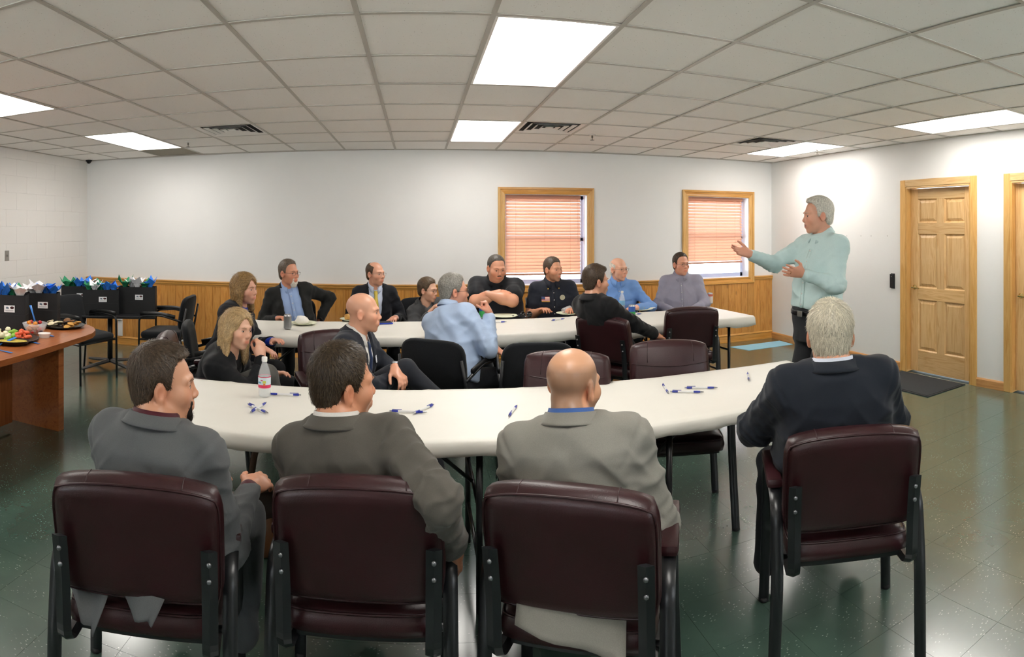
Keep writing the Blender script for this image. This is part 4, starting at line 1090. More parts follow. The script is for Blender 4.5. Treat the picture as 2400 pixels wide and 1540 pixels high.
def build_hair(root, P):
    h = P.get('hair')
    if not h: return
    Mh, hs, vox = P['Mh'], P['hs'], P['vh']; th = h.get('th', .012); tt = h.get('top', th); kind = h.get('line', 'short'); c0 = np.array(C(h['col'])[:3]); c1 = np.array(C(h.get('col2', h['col']))[:3])
    longh = h.get('long', 0)
    F_ = Fld((-.14, -.16, -.14 - longh), (.14, .13, .17), vox / hs)
    F_.ell((0, -.014, .043 + tt * .3), (.0745 + th, .094 + th, .080 + tt), .02)
    F_.ell((0, -.040, -.022), (.060 + th * .8, .058 + th * .8, .068), .03)
    if h.get('quiff'): F_.ell((h['quiff'] * .02, .055, .098), (.050, .035, .026), .025)
    if longh:
        for s_ in (-1, 1):
            F_.cap((s_ * .055, -.005, .085), (s_ * .082, .000, -.03), .030, .028, .03); F_.cap((s_ * .082, .000, -.03), (s_ * .088, .012, -.07 - longh * .75), .028, .020, .03)
            F_.cap((s_ * .055, -.055, .03), (s_ * .072, -.050, -.09 - longh * .9), .042, .028, .04)
        F_.cap((0, -.07, .02), (0, -.075, -.08 - longh * .9), .052, .038, .04)
    ys, zs = zip(*HL[kind]); f = F_.f
    X, Y, Z = F_.ax[0][:, None, None], F_.ax[1][None, :, None], F_.ax[2][None, None, :]
    hl = interp(F_.ax[1], ys, zs)[None, :, None]
    if h.get('nape') is not None: hl = np.where(Y < -.03, np.maximum(hl, h['nape']), hl)
    F_.f = np.maximum(f + np.clip(1 - (Z - hl) / f32(.035), 0, 1) * f32(th * .9 if not longh else 0), (hl - Z) * f32(.7))
    if longh: F_.ell((.008, .104, -.020), (.057, .078, .112), .012, op='s')
    else:
        for s_ in (-1, 1): F_.ell((s_ * .092, -.010, -.004), (.024, .025, .036), .006, op='s')
    if h.get('fringe'):                                                     # bald on top
        F_.fn(lambda X, Y, Z: (h['fringe'] - Z - Y * .25) * -1.0 + 0 * X, (-.2, -.2, -.3), (.2, .2, .3), .01, op='u') if False else None
        F_.f = np.maximum(F_.f, (Z + .35 * Y - f32(h['fringe'])))
    v, q = F_.mesh()
    if len(v) == 0: return
    v = relax(v, q, 1)
    rr = np.random.default_rng(h.get('seed', 1)); nm = vnormals(v, q); cr = np.array(h.get('crown', (0.01, -.055, .125)))
    fl = v - cr; ang = np.arctan2(fl[:, 0], fl[:, 1] + 1e-6)
    wave = np.sin(ang * 34 + 5 * np.sin(v[:, 2] * 40)) * .5 + np.sin(ang * 71 + v[:, 2] * 90) * .5
    if longh: wave = np.sin(v[:, 0] * 260 + v[:, 1] * 180 + 9 * np.sin(v[:, 2] * 22 * h.get('curl', .4))) * .7 + .5 * np.sin(v[:, 0] * 520 - v[:, 1] * 410 + 3 * np.sin(v[:, 2] * 35))
    v = v + nm * (wave * (.0011 if not longh else .0022))[:, None]
    def cf(p, n):
        a = np.clip(rr.normal(.5, .28, n), 0, 1)[:, None]
        if h.get('temple'): a = np.clip(a + np.clip((h['temple'] - p[:, 2:3]) / .04, 0, 1) * .6, 0, 1)
        return (c0 * (1 - a) + c1 * a) * rr.uniform(.75, 1.25, n)[:, None]
    col = cf(v, len(v)) * (.85 + .2 * wave[:, None])
    tr = None; n = h.get('n', 0)
    if n:
        sv, sq, st, sc_ = strands(v, q, cr, n, h.get('len', .022), h.get('wd', .0009), cf, h.get('lift', .22), rr, .25 if longh else 0.02, None if longh else (ys, zs))
        o = len(v); v = np.concatenate([v, sv]); q = np.concatenate([q, sq + o]); tr = st + o; col = np.concatenate([col, sc_])
    vw = (v * hs) @ Mh[:3, :3].T + Mh[:3, 3]
    np_obj('hair', vw, q, M_HAIR, root, np.clip(col, 0, 1), tris=tr)
def build_face_bits(root, P):
    Mh, hs, vox = P['Mh'], P['hs'], P['vh']; M4 = Matrix([list(r) for r in Mh]) @ Matrix.Scale(hs, 4)
    for s_ in (-1, 1):
        E4 = M4 @ Matrix.Translation((s_ * .0315, .0772, .0035)) @ Matrix.Rotation(s_ * -.16, 4, 'Z')
        m = MB(); m.lathe([(.05, -.99), (.5, -.86), (.86, -.5), (1, 0), (.92, .4), (.7, .71), (.35, .93), (.03, 1)], n=16, cap=False)
        m.xf(E4 @ Matrix.Diagonal((.0132, .0088, .0060, 1)) @ Matrix.Rotation(-math.pi / 2, 4, 'X'))
        m.cur = 1; m2 = MB(); m2.lathe([(.0052, .0080), (.0040, .0088), (.0001, .0092)], n=14, cap=False); m2.xf(E4 @ Matrix.Diagonal((1, 1, .98, 1)) @ Matrix.Rotation(-math.pi / 2, 4, 'X')); m.add(m2.v, m2.f)
        m.tube([E4 @ Vector(q_) for q_ in ((-.0135, .0030, .0010), (-.007, .0068, .0052), (0, .0078, .0064), (.007, .0068, .0052), (.0135, .0030, .0010))], .0010 * hs, 5)
        m.build('eye', [M_EYE, M_IRIS], root, True)
    if P.get('brow'):
        for s_ in (-1, 1): MB().tube([M4 @ Vector(p) for p in ((s_ * .014, .0945, .0235), (s_ * .030, .0915, .0280), (s_ * .048, .0760, .0235))], [.0026 * hs, .0034 * hs, .0016 * hs], 6).build('eyebrow', mat('brow_' + P['brow'].strip('#'), tuple(np.array(C(P['brow'])[:3]) * .6 + P['skin'] * .35) + (1,), .8), root, True)
    b = P.get('beard')
    if b:
        F_ = Fld((-.08, .0, -.15), (.08, .13, -.02), vox / hs); kd = b.get('kind', 'goatee')
        F_.ell((0, .064, -.098), (.033, .031, .028 + b.get('long', 0)), .015)
        if kd == 'full':
            for s_ in (-1, 1): F_.cap((s_ * .054, .02, -.035), (s_ * .040, .05, -.088), .013, .016, .02)
        if kd in ('goatee', 'full'):
            for s_ in (-1, 1): F_.cap((s_ * .0255, .083, -.050), (s_ * .024, .082, -.085), .0065, .010, .012)
        F_.cap((-.024, .087, -.049), (.024, .087, -.049), .0062, None, .008)
        F_.ell((0, .098, -.062), (.022, .014, .008), .003, op='s')
        v, q = F_.mesh(); rr = np.random.default_rng(5); c0 = np.array(C(b['col'])[:3]); nm = vnormals(v, q)
        cf = lambda p, n: c0[None] * rr.uniform(.7, 1.3, n)[:, None]
        sv, sq, st, sc_ = strands(v, q, np.array((0, .05, .03)), 500, .009, .0007, cf, .3, rr); o = len(v)
        vw = (np.concatenate([v, sv]) * hs) @ Mh[:3, :3].T + Mh[:3, 3]
        np_obj('beard', vw, np.concatenate([q, sq + o]), M_HAIR, root, np.concatenate([cf(v, len(v)), sc_]), tris=st + o)
    if P.get('mustache'):
        m = MB(); m.tube([M4 @ Vector(p) for p in ((-.028, .083, -.053), (-.012, .096, -.0465), (0, .0975, -.0455), (.012, .096, -.0465), (.028, .083, -.053))], [.003 * hs, .0055 * hs, .005 * hs, .0055 * hs, .003 * hs], 8)
        m.build('mustache', mat('must_' + P['mustache'].strip('#'), P['mustache'], .8), root, True)
    gl = P.get('glasses')
    if gl:
        g = bpy.data.objects.new('glasses', None); COL.objects.link(g); g.parent = root
        mt = mat('glasses_' + gl.strip('#'), gl, .3, metal=.3); r_ = .0011
        fm = MB()
        for s_ in (-1, 1):
            ring = [M4 @ Vector((s_ * .032 + .0225 * math.copysign(abs(math.cos(a)) ** .7, math.cos(a)), .1015 - .004 * abs(math.cos(a)) , .002 + .0145 * math.copysign(abs(math.sin(a)) ** .7, math.sin(a)))) for a in np.linspace(0, 2 * math.pi, 21)]
            fm.tube(ring, r_, 5, cap=False)
            fm.tube([M4 @ Vector(p) for p in ((s_ * .055, .098, .008), (s_ * .074, .085, .010), (s_ * .080, .02, .010), (s_ * .082, -.012, .006))], r_ * 1.2, 5)
        fm.tube([M4 @ Vector(p) for p in ((-.0095, .102, .004), (0, .1065, .006), (.0095, .102, .004))], r_, 5)
        fm.build('glasses_frame', mt, g, True)
        for s_ in (-1, 1):
            m = MB(); pts = [(s_ * .032 + .0215 * math.copysign(abs(math.cos(a)) ** .7, math.cos(a)), .1012 - .004 * abs(math.cos(a)), .002 + .0135 * math.copysign(abs(math.sin(a)) ** .7, math.sin(a))) for a in np.linspace(0, 2 * math.pi, 17)[:-1]]
            m.add([M4 @ Vector(p) for p in pts], [tuple(range(16))]); m.build('lens', M_LENS, g)

def torso_fn(B, off, tmin, tmax, prof_a, prof_b, prof_c, p=2.4, extra=None):
    P0, A, R, Fw, L, tw = B['P0'], B['A'], B['R'], B['Fw'], B['L'], B['tw']
    def fn(X, Y, Z):
        x, y, z = X - f32(P0[0]), Y - f32(P0[1]), Z - f32(P0[2])
        t = (x * f32(A[0]) + y * f32(A[1]) + z * f32(A[2])) / f32(L); u = x * f32(R[0]) + y * f32(R[1]) + z * f32(R[2]); w = x * f32(Fw[0]) + y * f32(Fw[1]) + z * f32(Fw[2])
        ph = np.clip(t, 0, 1) * f32(tw); c, s_ = np.cos(ph), np.sin(ph); u, w = u * c + w * s_, -u * s_ + w * c
        ts = np.array([-.3, -.15, 0, .15, .3, .5, .7, .85, .95, 1.02, 1.1])
        a = np.interp(t, ts, prof_a).astype(f32) + f32(off); b = np.interp(t, ts, prof_b).astype(f32) + f32(off); w = w - np.interp(t, ts, prof_c).astype(f32)
        d = ((np.abs(u) / a) ** p + (np.abs(w) / b) ** p) ** f32(1 / p) - 1
        d = d * np.minimum(a, b) * f32(.92)
        d = np.maximum(d, np.maximum((tmin - t) * f32(L), (t - tmax) * f32(L)))
        if extra is not None: d = extra(d, t, u, w, a, b)
        return d
    return fn
TIER = {'fg': (.0042, .0042, .0072, .013), 'mid': (.0052, .0048, .0115, .016), 'bg': (.0058, .0055, .0135, .018)}
def ring_strip(name, mt, parent, B, rows, span=(0, 360), nseg=28, thick=.003, rx=1.0, ry=1.0):
    """collar-like band round the neck base: rows(theta)->list of (radius, height); theta 0 at the back"""
    N, An, Rn = B['N'], B['An'], B['Rn']; Fn = np.cross(An, Rn)
    P = []; k = None
    ths = np.linspace(math.radians(span[0]), math.radians(span[1]), nseg + 1)
    for th in ths:
        rr = rows(th); k = len(rr)
        for (r, h) in rr: P.append(N + Rn * math.sin(th) * r * rx - Fn * math.cos(th) * r * ry + An * h)
    m = MB(); m.add(P, [(i * k + j, (i + 1) * k + j, (i + 1) * k + j + 1, i * k + j + 1) for i in range(nseg) for j in range(k - 1)])
    o = m.build(name, mt, parent, True); sd = o.modifiers.new('thickness', 'SOLIDIFY'); sd.thickness = thick; sd.offset = 0
    return o
def person(label, loc, az, head, head_az, tier, outfit, **P):
    """loc pelvis on plan, az body direction, head = world head centre, outfit dict"""
    root = thing('person', label, 'person', (loc[0], loc[1], 0), -math.radians(az))
    vh, vd, vc, vt = TIER[tier]; P['vh'] = vh
    Rw = np.array(Matrix.Rotation(math.radians(az), 3, 'Z')); Hc = Rw @ (np.array(head) - np.array((loc[0], loc[1], 0)))
    fem = P.get('fem', False); hs = P.setdefault('hs', .97 if not fem else .93); sw = P.get('sw', .160 if not fem else .140); bulk = P.get('bulk', 0.0); belly = P.get('belly', 0.0)
    stand = P.get('stand', False); hz = P.get('hz', .93 if stand else .55); P0 = V3(P.get('px', 0), P.get('py', 0), hz)
    skin = np.array(C(P.get('skin_hex', '#d9a283'))[:3]); P['skin'] = skin
    tw = math.radians(P.get('twist', 0)); bodyF = V3(0, 1, 0)
    # head frame
    ha = math.radians(az - head_az)                            # left turn positive about z
    Rh = Matrix.Rotation(ha, 3, 'Z') @ Matrix.Rotation(math.radians(P.get('pitch', 0)), 3, 'X') @ Matrix.Rotation(math.radians(P.get('roll', 0)), 3, 'Y')
    Mh = np.eye(4); Mh[:3, :3] = np.array(Rh); Mh[:3, 3] = Hc; P['Mh'] = Mh
    N = Hc + V3(P.get('nx', 0), P.get('ny', -.050), P.get('nz', -.128)) * hs
    A = N - P0; L = np.linalg.norm(A); A = A / L; R = nrm(V3(1, 0, 0) - A * A[0]); Fw = np.cross(A, R)
    R_s = R * math.cos(tw) + Fw * math.sin(tw); F_s = np.cross(A, R_s)
    B = dict(P0=P0, A=A, R=R, Fw=Fw, L=L, tw=tw, N=N, An=nrm((Hc - N) + A * .12), Rn=None); B['Rn'] = nrm(R_s - B['An'] * (R_s @ B['An']))
    P['neck_l'] = np.array(Rh).T @ (N - Hc)
    drop = P.get('drop', .060)
    S = {'R': N - A * drop + R_s * sw, 'L': N - A * drop - R_s * sw}
    if P.get('shrugR'): S['R'] = S['R'] + A * P['shrugR']
    if P.get('shrugL'): S['L'] = S['L'] + A * P['shrugL']
    al = P.get('al', 1.0 if not fem else .93); l1, l2 = .292 * al, .255 * al
    arms = {}
    for sd in 'RL':
        a = P.get('arm' + sd, {}); sg = 1 if sd == 'R' else -1
        w = V3(a.get('w', (sg * .14, .30, hz + .17))); hint = a.get('hint', (sg * .6, -.5, -1))
        E, W = ik(S[sd], w, l1, l2, hint); arms[sd] = (E, W, a)
    hips = {'R': P0 + V3(.088, .0, -.01), 'L': P0 + V3(-.088, .0, -.01)}; legs = {}
    for sd in 'RL':
        a = P.get('leg' + sd, {}); sg = 1 if sd == 'R' else -1
        an = V3(a.get('a', (sg * .10, .03, .09) if stand else (sg * .13, .40, .09)))
        K, an = ik(hips[sd], an, P.get('tl', .43), P.get('sl', .43), a.get('hint', (0, 1, .0) if stand else (sg * .1, .8, 1)))
        legs[sd] = (K, an, a.get('toe', (sg * .15, 1, 0)))
    ts = np.array([-.3, -.15, 0, .15, .3, .5, .7, .85, .95, 1.02, 1.1])
    wv = np.array([0, .3, .7, 1, 1, .7, .25, 0, 0, 0, 0])
    ws = sw / .165
    pa = np.array([.178, .180, .176, .166, .160, .164, .172, .158, .105, .068, .056]) * (ws if not fem else ws * .98) + bulk * np.array([1, 1, 1, 1, 1, 1, 1, .7, .3, .1, 0]) + belly * wv * .55
    pb = np.array([.118, .122, .124, .116, .110, .112, .112, .096, .072, .060, .054]) + bulk * .8 + belly * wv * .6
    pc = np.array([0, 0, 0, .006, .010, .008, 0, -.010, -.014, -.010, 0]) + belly * wv * .55 + P.get('hunch', 0) * np.array([0, 0, 0, -.2, -.6, -1, -.9, -.4, -.1, 0, 0])
    if fem: pa = pa * np.array([1.02, 1.04, 1.04, .96, .88, .90, .96, .96, 1, 1, 1]); pb = pb * .95; pc = pc + np.array([0, 0, 0, 0, .0, .012, .020, .006, 0, 0, 0])
    lo = np.minimum.reduce([P0 - .35, N - .35, *[arms[s_][0] - .12 for s_ in 'RL'], *[arms[s_][1] - .12 for s_ in 'RL']]); hi = np.maximum.reduce([P0 + .35, N + V3(.35, .35, .12), *[arms[s_][0] + .12 for s_ in 'RL'], *[arms[s_][1] + .12 for s_ in 'RL']])
    # ---------------- body: head, neck, arms, hands, trunk
    acc = Acc(); build_head(acc, P)
    core = Fld(np.minimum(lo, V3(-.3, -.3, .0)), np.maximum(hi, V3(.3, .75, .3)), .022)
    core.fn(torso_fn(B, -.022, -.2, .98, pa, pb, pc), lo, hi, .03)
    for sd in 'RL':
        E, W, a = arms[sd]; core.cap(S[sd], E, .036, .034, .02); core.cap(E, W - nrm(W - E) * .05, .034, .026, .02); core.cap(N - A * .06, S[sd], .04, .036, .03)
        K, an, toe = legs[sd]; core.cap(hips[sd], K, .058, .044, .02); core.cap(K, an, .042, .030, .02)
    v, q = core.mesh(); acc.add(v, q, skin)
    short = outfit.get('sleeve') == 'short'
    for sd in 'RL':
        E, W, a = arms[sd]; fd = nrm(W - E)
        if short:
            g = Fld(np.minimum(S[sd], np.minimum(E, W)) - .08, np.maximum(S[sd], np.maximum(E, W)) + .08, .0075)
            fat = P.get('armfat', 0); g.cap(S[sd] + (E - S[sd]) * .3, E, .050 + fat, .044 + fat, .02); g.cap(E, E + (W - E) * .4, .044 + fat, .046 + fat, .02); g.cap(E + (W - E) * .4, W, .046 + fat, .029 + fat * .4, .02)
            v, q = g.mesh(); acc.add(relax(v, q, 1), q, skin)
        if a.get('hide'): continue
        hand_mesh(acc, W, a.get('D', fd), a.get('N', (0, 0, -1)), sd, a.get('pose', 'relax'), skin * np.array([1.0, .93, .92]), vd, E, .95 if not fem else .86, a.get('spread', .10))
    v, q, c = acc.get(); np_obj('body', v, q, M_SKIN, root, c)
    build_hair(root, P); build_face_bits(root, P)
    # ---------------- clothes
    rs = np.random.default_rng(int(abs(loc[0] * 1000) + loc[1] * 77)); ph = rs.uniform(0, 6.28, 8)
    def ridge(x): return (1 - np.abs(np.sin(x))) ** 2 - .3
    def drape(v, q, amp, seams=False):
        n = vnormals(v, q); rel0 = v - P0; t = rel0 @ A / L; u = rel0 @ R; w_ = rel0 @ Fw; x, y, z = v.T
        d = amp * (.45 * np.sin(13 * z + 7 * u + 2.2 * np.sin(8 * w_ + 5 * u + ph[0]) + ph[1]) + .7 * 1.5 * ridge(24 * z - 15 * np.abs(u) + 1.2 * np.sin(9 * u + ph[2]) + ph[3]) * np.clip(1.2 - np.abs(t - .35) * 2, 0, 1)
                   + .6 * 1.4 * ridge(26 * z + 30 * np.abs(u) + .9 * np.sin(13 * u + ph[6]) + ph[7]) * np.clip(1 - np.abs(t - .72) * 4, 0, 1))
        for sd in 'RL':
            E, W, a = arms[sd]; ua = nrm(E - S[sd]); fa_ = nrm(W - E); bend = nrm(ua - fa_)
            for (p, ax_, am, rad, fq) in ((E, nrm(W - S[sd]), .0105, .095, 46), (S[sd] + ua * .07, ua, .007, .085, 48), ((E + W) / 2, fa_, .005, .09, 60), ((S[sd] + E) / 2, ua, .005, .10, 45)):
                rel = v - p; s_ = rel @ ax_; c1 = nrm(np.cross(ax_, V3(.3, .5, .8))); c2 = np.cross(ax_, c1); ang = np.arctan2(rel @ c1, rel @ c2); m = np.exp(-(np.linalg.norm(rel, axis=1) / rad) ** 2)
                d = d + am * min(amp, .013) / .0060 * m * ridge(fq * s_ + .9 * np.sin(ang + ph[4]) * 1.6 + .6 * np.sin(3 * ang + ph[5]) + ph[5])
            if seams:                                          # armhole seam
                rel = v - S[sd]; s_ = rel @ nrm(ua * .35 + (S[sd] - N) / np.linalg.norm(S[sd] - N)); m = np.exp(-(np.linalg.norm(rel, axis=1) / .12) ** 4); d = d - .005 * m * np.exp(-((s_ - .012) / .007) ** 2) + .003 * m * np.exp(-((s_ - .03) / .016) ** 2)
        if seams: d = d - .003 * np.exp(-(u / .006) ** 2) * (w_ < 0)
        return v + n * np.clip(d, -.02, .022)[:, None]
    def sleeves(g, off, frac=1.0, k=.035, r0=.052, r1=.046, r2=.045, r3=.033):
        for sd in 'RL':
            E, W, a = arms[sd]; sh = nrm(E - S[sd])
            g.cap(N - A * (drop * .55), S[sd], .052 + off * .6 + bulk * .5, .054 + off + bulk * .6, .06)
            if frac >= 1:
                g.cap(S[sd], E, r0 + off + bulk * .6, r1 + off + bulk * .4, k); g.cap(E, W - nrm(W - E) * .028, r2 + off + bulk * .4, r3 + off, k * .6)
            else: g.cap(S[sd], S[sd] + (E - S[sd]) * frac, r0 + off + bulk * .6 + P.get('armfat', 0), r1 + off + .010 + bulk * .4 + P.get('armfat', 0), k)
    V = outfit.get('V')                                        # jacket opening (t_bottom, half width there, half width at the neck)
    if outfit.get('jacket'):
        jm = outfit['jacket']
        def lapel(d, t, u, w, a, b):
            if V:
                t0, w0, w1 = V; wd = w0 + (w1 - w0) * np.clip((t - t0) / (1 - t0), 0, 1)
                d = d - f32(.006) * ((np.abs(u) > wd) & (np.abs(u) < wd + .05 * np.clip((t - t0) / .3, .0, 1)) & (w > 0) & (t > t0))
            return d
        g = Fld(lo, hi, vc); g.fn(torso_fn(B, .014, P.get('jt', -.10), 1.0, pa, pb, pc, 2.5, lapel), lo, hi, .03); sleeves(g, .011, k=.028)
        if V:
            t0, w0, w1 = V
            def wedge(X, Y, Z):
                x, y, z = X - f32(P0[0]), Y - f32(P0[1]), Z - f32(P0[2]); t = (x * f32(A[0]) + y * f32(A[1]) + z * f32(A[2])) / f32(L); u = x * f32(R[0]) + y * f32(R[1]) + z * f32(R[2]); w = x * f32(Fw[0]) + y * f32(Fw[1]) + z * f32(Fw[2])
                phh = np.clip(t, 0, 1) * f32(tw); c, s_ = np.cos(phh), np.sin(phh); u, w = u * c + w * s_, -u * s_ + w * c
                wd = w0 + (w1 - w0) * np.clip((t - t0) / (1 - t0), 0, 1)
                return np.maximum(np.maximum(np.abs(u) - wd, .0 - w), (t0 - t) * f32(L))
            g.fn(wedge, lo, hi, .006, op='s')
        v, q = g.mesh(); v = relax(v, q, 1); v = drape(v, q, outfit.get('fold', .010), True); v = relax(v, q, 1); jo = np_obj('jacket', v, q, jm, root)
        rc = .066 * P.get('neckw', 1.0)
        def crow(th):
            c = math.cos(th); f = max(0, -c)                   # f grows towards the front
            return [(rc + .002 + .004 * f, .034 - .060 * f), (rc + .010 + .008 * f, .034 - .062 * f), (rc + .026 + .018 * f, .008 - .075 * f), (rc + .036 + .022 * f, .000 - .085 * f)]
        ring_strip('jacket_collar', jm, jo, B, crow, (-148, 148), 30, .005, 1.02, .95)
    if outfit.get('shirt'):
        sm = outfit['shirt']; g = Fld(lo, hi, vc if not outfit.get('jacket') else vc * 1.15)
        g.fn(torso_fn(B, .002 if outfit.get('jacket') else .010 + outfit.get('loose', 0) * .8, P.get('st', -.12), 1.0, pa, pb, pc, 2.3), lo, hi, .03)
        if not outfit.get('jacket'): sleeves(g, .006 + outfit.get('loose', 0), .62 if short else 1.0, .04)
        else:
            for sd in 'RL':                                    # shirt cuffs showing past the sleeves
                E, W, a = arms[sd]; fd = nrm(W - E); g.cap(W - fd * .07, W - fd * .012, .036, .036, .004)
            g.cap(N - A * .05, S['R'], .045, .045, .05); g.cap(N - A * .05, S['L'], .045, .045, .05)
        v, q = g.mesh(); v = relax(v, q, 1)
        if not outfit.get('jacket'): v = drape(v, q, outfit.get('fold', .006) * 1.5)
        so = np_obj('shirt', v, q, sm, root)
        if outfit.get('collar', True):
            rc = .062 * P.get('neckw', 1.0) * (.9 if fem else 1) + (0 if outfit.get('jacket') else .004); up = 0 if outfit.get('jacket') else .016
            fl = .030
            def crow2(th):
                c = math.cos(th); f = max(0, -c); f2 = f ** 3
                return [(rc - .001, -.005), (rc - .001, .046 + up - .034 * f), (rc + .005, .047 + up - .034 * f), (rc + .017 + up * .6 + .030 * f2, .006 + up * .9 - .022 * f - fl * f2)]
            ring_strip('shirt_collar', outfit.get('collar_mat', sm), so, B, crow2, (-166, 166), 34, .003, 1.0, .97)
        def front(t, u, out_):                                 # point on the shirt front
            out_ = out_ + outfit.get('loose', 0) * .8; a_ = np.interp(t, ts, pa) + .01; b_ = np.interp(t, ts, pb) + out_; w = b_ * max(0, 1 - (abs(u) / a_) ** 2.3) ** (1 / 2.3) + np.interp(t, ts, pc)
            phh = tw * t; Rr = R * math.cos(phh) + Fw * math.sin(phh); Ff = np.cross(A, Rr); return P0 + A * L * t + Rr * u + Ff * w
        B['front'] = front
        if outfit.get('tie'):
            m = MB(); tt = np.linspace(.93, .18, 14); Pq = []
            for i, t_ in enumerate(tt):
                wd = .014 if i == 0 else (.019 if i == 1 else .013 + .024 * min(1, (i - 1) / 9))
                o_ = .012 if i > 1 else .020
                Pq += [front(t_, -wd, o_ - .002), front(t_, 0, o_ + .004), front(t_, wd, o_ - .002)]
            m.add(Pq, [(i * 3 + k, i * 3 + k + 1, (i + 1) * 3 + k + 1, (i + 1) * 3 + k) for i in range(13) for k in range(2)])
            to = m.build('tie', outfit['tie'], root, True); s2 = to.modifiers.new('thickness', 'SOLIDIFY'); s2.thickness = .004
        if outfit.get('placket'):
            m = MB(); tt = np.linspace(.90, max(.05, P.get('st', 0) + .01), 16); Pq = []
            for t_ in tt: Pq += [front(t_, -.015, .0125), front(t_, .015, .0125)]
            m.add(Pq, [(i * 2, i * 2 + 1, i * 2 + 3, i * 2 + 2) for i in range(15)]); po = m.build('placket', sm, so, True); s2 = po.modifiers.new('thickness', 'SOLIDIFY'); s2.thickness = .003
            bm2 = MB()
            for t_ in np.linspace(.82, max(.12, P.get('st', 0) + .05), 6):
                c_ = Vector(front(t_, 0, .0155)); q_ = Vector(Fw).to_track_quat('Z', 'Y').to_matrix().to_4x4()
                MB().lathe([(.0001, .002), (.0052, .0015), (.0055, 0)], n=10).xf(Matrix.Translation(c_) @ q_).build('button', mat('shirt_button', '#d9d8d2', .4), so, True)
    # trousers
    tm = outfit.get('trousers', cloth('#1c1e22')); lo2 = np.minimum.reduce([P0 - .28] + [legs[s_][0] - .13 for s_ in 'RL'] + [legs[s_][1] - .12 for s_ in 'RL']); hi2 = np.maximum.reduce([P0 + .28] + [legs[s_][0] + .13 for s_ in 'RL'] + [legs[s_][1] + .12 for s_ in 'RL'])
    g = Fld(lo2, hi2, vt if not stand else .011)
    g.fn(torso_fn(B, .004, -.26, P.get('tt', .12), pa, pb, pc, 2.3), lo2, hi2, .03)
    for sd in 'RL':
        K, an, toe = legs[sd]; f_ = P.get('legfat', 0)
        g.cap(hips[sd], K, .088 + f_, .066 + f_ * .5, .035); g.cap(K, an + nrm(K - an) * .01, .066 + f_ * .5, .056, .025)
    v, q = g.mesh(); v = relax(v, q, 1); n_ = vnormals(v, q); x, y, z = v.T
    v = v + n_ * (.004 * np.sin(23 * (y + z) + 9 * x + 2 * np.sin(14 * z + ph[6]) + ph[7]))[:, None]
    np_obj('trousers', v, q, tm, root)
    for sd in 'RL':
        K, an, toe = legs[sd]; td = nrm(toe); shin = nrm(an - K); up_ = nrm(-shin - td * (-shin @ td)); sdv = np.cross(td, up_)
        g = Fld(an - .30, an + .30, .0095 if tier != 'fg' else .008); b0 = an - up_ * .055
        sc_ = .86 if fem else 1.0
        g.ell(b0 + td * .01 * sc_, (.036 * sc_, .055 * sc_, .040), .02, [sdv, td, up_]); g.ell(b0 + td * .115 * sc_ - up_ * .012, (.043 * sc_, .085 * sc_, .026), .03, [sdv, td, up_]); g.cap(b0, an + up_ * .02, .040, .038, .02)
        Rf = np.array([sdv, td, up_])
        def sole(X, Y, Z, c=b0):
            x, y, z = X - f32(c[0]), Y - f32(c[1]), Z - f32(c[2]); h = x * f32(up_[0]) + y * f32(up_[1]) + z * f32(up_[2]); return -(h + f32(.036))
        g.fn(sole, an - .35, an + .35, .004, op='s')
        v, q = g.mesh(); np_obj('shoe', v, q, outfit.get('shoes', mat('black_shoe', '#121113', .25)), root)
    return root, dict(B=B, arms=arms, S=S, legs=legs, Hc=Hc, N=N, P0=P0)
def headpt(px, py_top, d, hs=.97, hair=.012):
    z = zpx(py_top, d) - (.123 * hs + hair); p = atd(px, d); return (p.x, p.y, z)
# ================================================================== THE PEOPLE
K_ = cloth
SK_F, SK_R, SK_P = '#d79f7f', '#d1906f', '#dfae93'
def wristwatch(root, info, sd, mt):
    E, W, a = info['arms'][sd]; fd = Vector(nrm(W - E)); p = Vector(W) - fd * .012
    o = bpy.data.objects.new('wristwatch', None); COL.objects.link(o); o.parent = root
    q = fd.to_track_quat('Z', 'Y').to_matrix().to_4x4()
    MB().lathe([(.031, -.008), (.033, 0), (.031, .008)], n=18, cap=False).xf(Matrix.Translation(p) @ q).build('strap', mt, o, True)
    MB().lathe([(.017, 0), (.017, .007), (.014, .009)], n=16).xf(Matrix.Translation(p + Vector((0, 0, .030)))).build('dial', mat('watch_face', '#c9cbd0', .25, metal=.5), o, True)
# --- the four men with their backs to the camera
f0 = fwd(-15); pl = CH['p1'] - f0 * .04
ROOT1, _ = person('man in charcoal grey suit with dark goatee and brown hair, seen from behind at left', (pl.x, pl.y), 8, headpt(384, 800, 1.93, 1.0, .02), 66, 'fg',
  dict(jacket=K_('#5b5d5e'), shirt=K_('#4a1420', .6), V=(.45, .03, .07), trousers=K_('#4a4c4e')), sw=.163, nz=-.112, bulk=.012, belly=.03, neckw=1.12, fat=.006, hs=1.0, skin_hex='#d39a7a', hunch=.01,
  hair=dict(col='#3b2f25', col2='#5c4b3b', th=.012, top=.020, line='recede', n=7000, len=.016, lift=.14, seed=3, quiff=.3), beard=dict(col='#1b1310'), brow='#2c2119',
  armR=dict(w=(.21, .28, .70), hint=(.25, -.7, -.8), N=(-.5, .1, -1), D=(.15, 1, -.05), pose='lap'), armL=dict(w=(-.02, .30, .69), hint=(-1, -.2, -.6), N=(.4, 0, -1), D=(.5, 1, -.1), pose='lap'))
pl = CH['p2'] - fwd(0) * .02
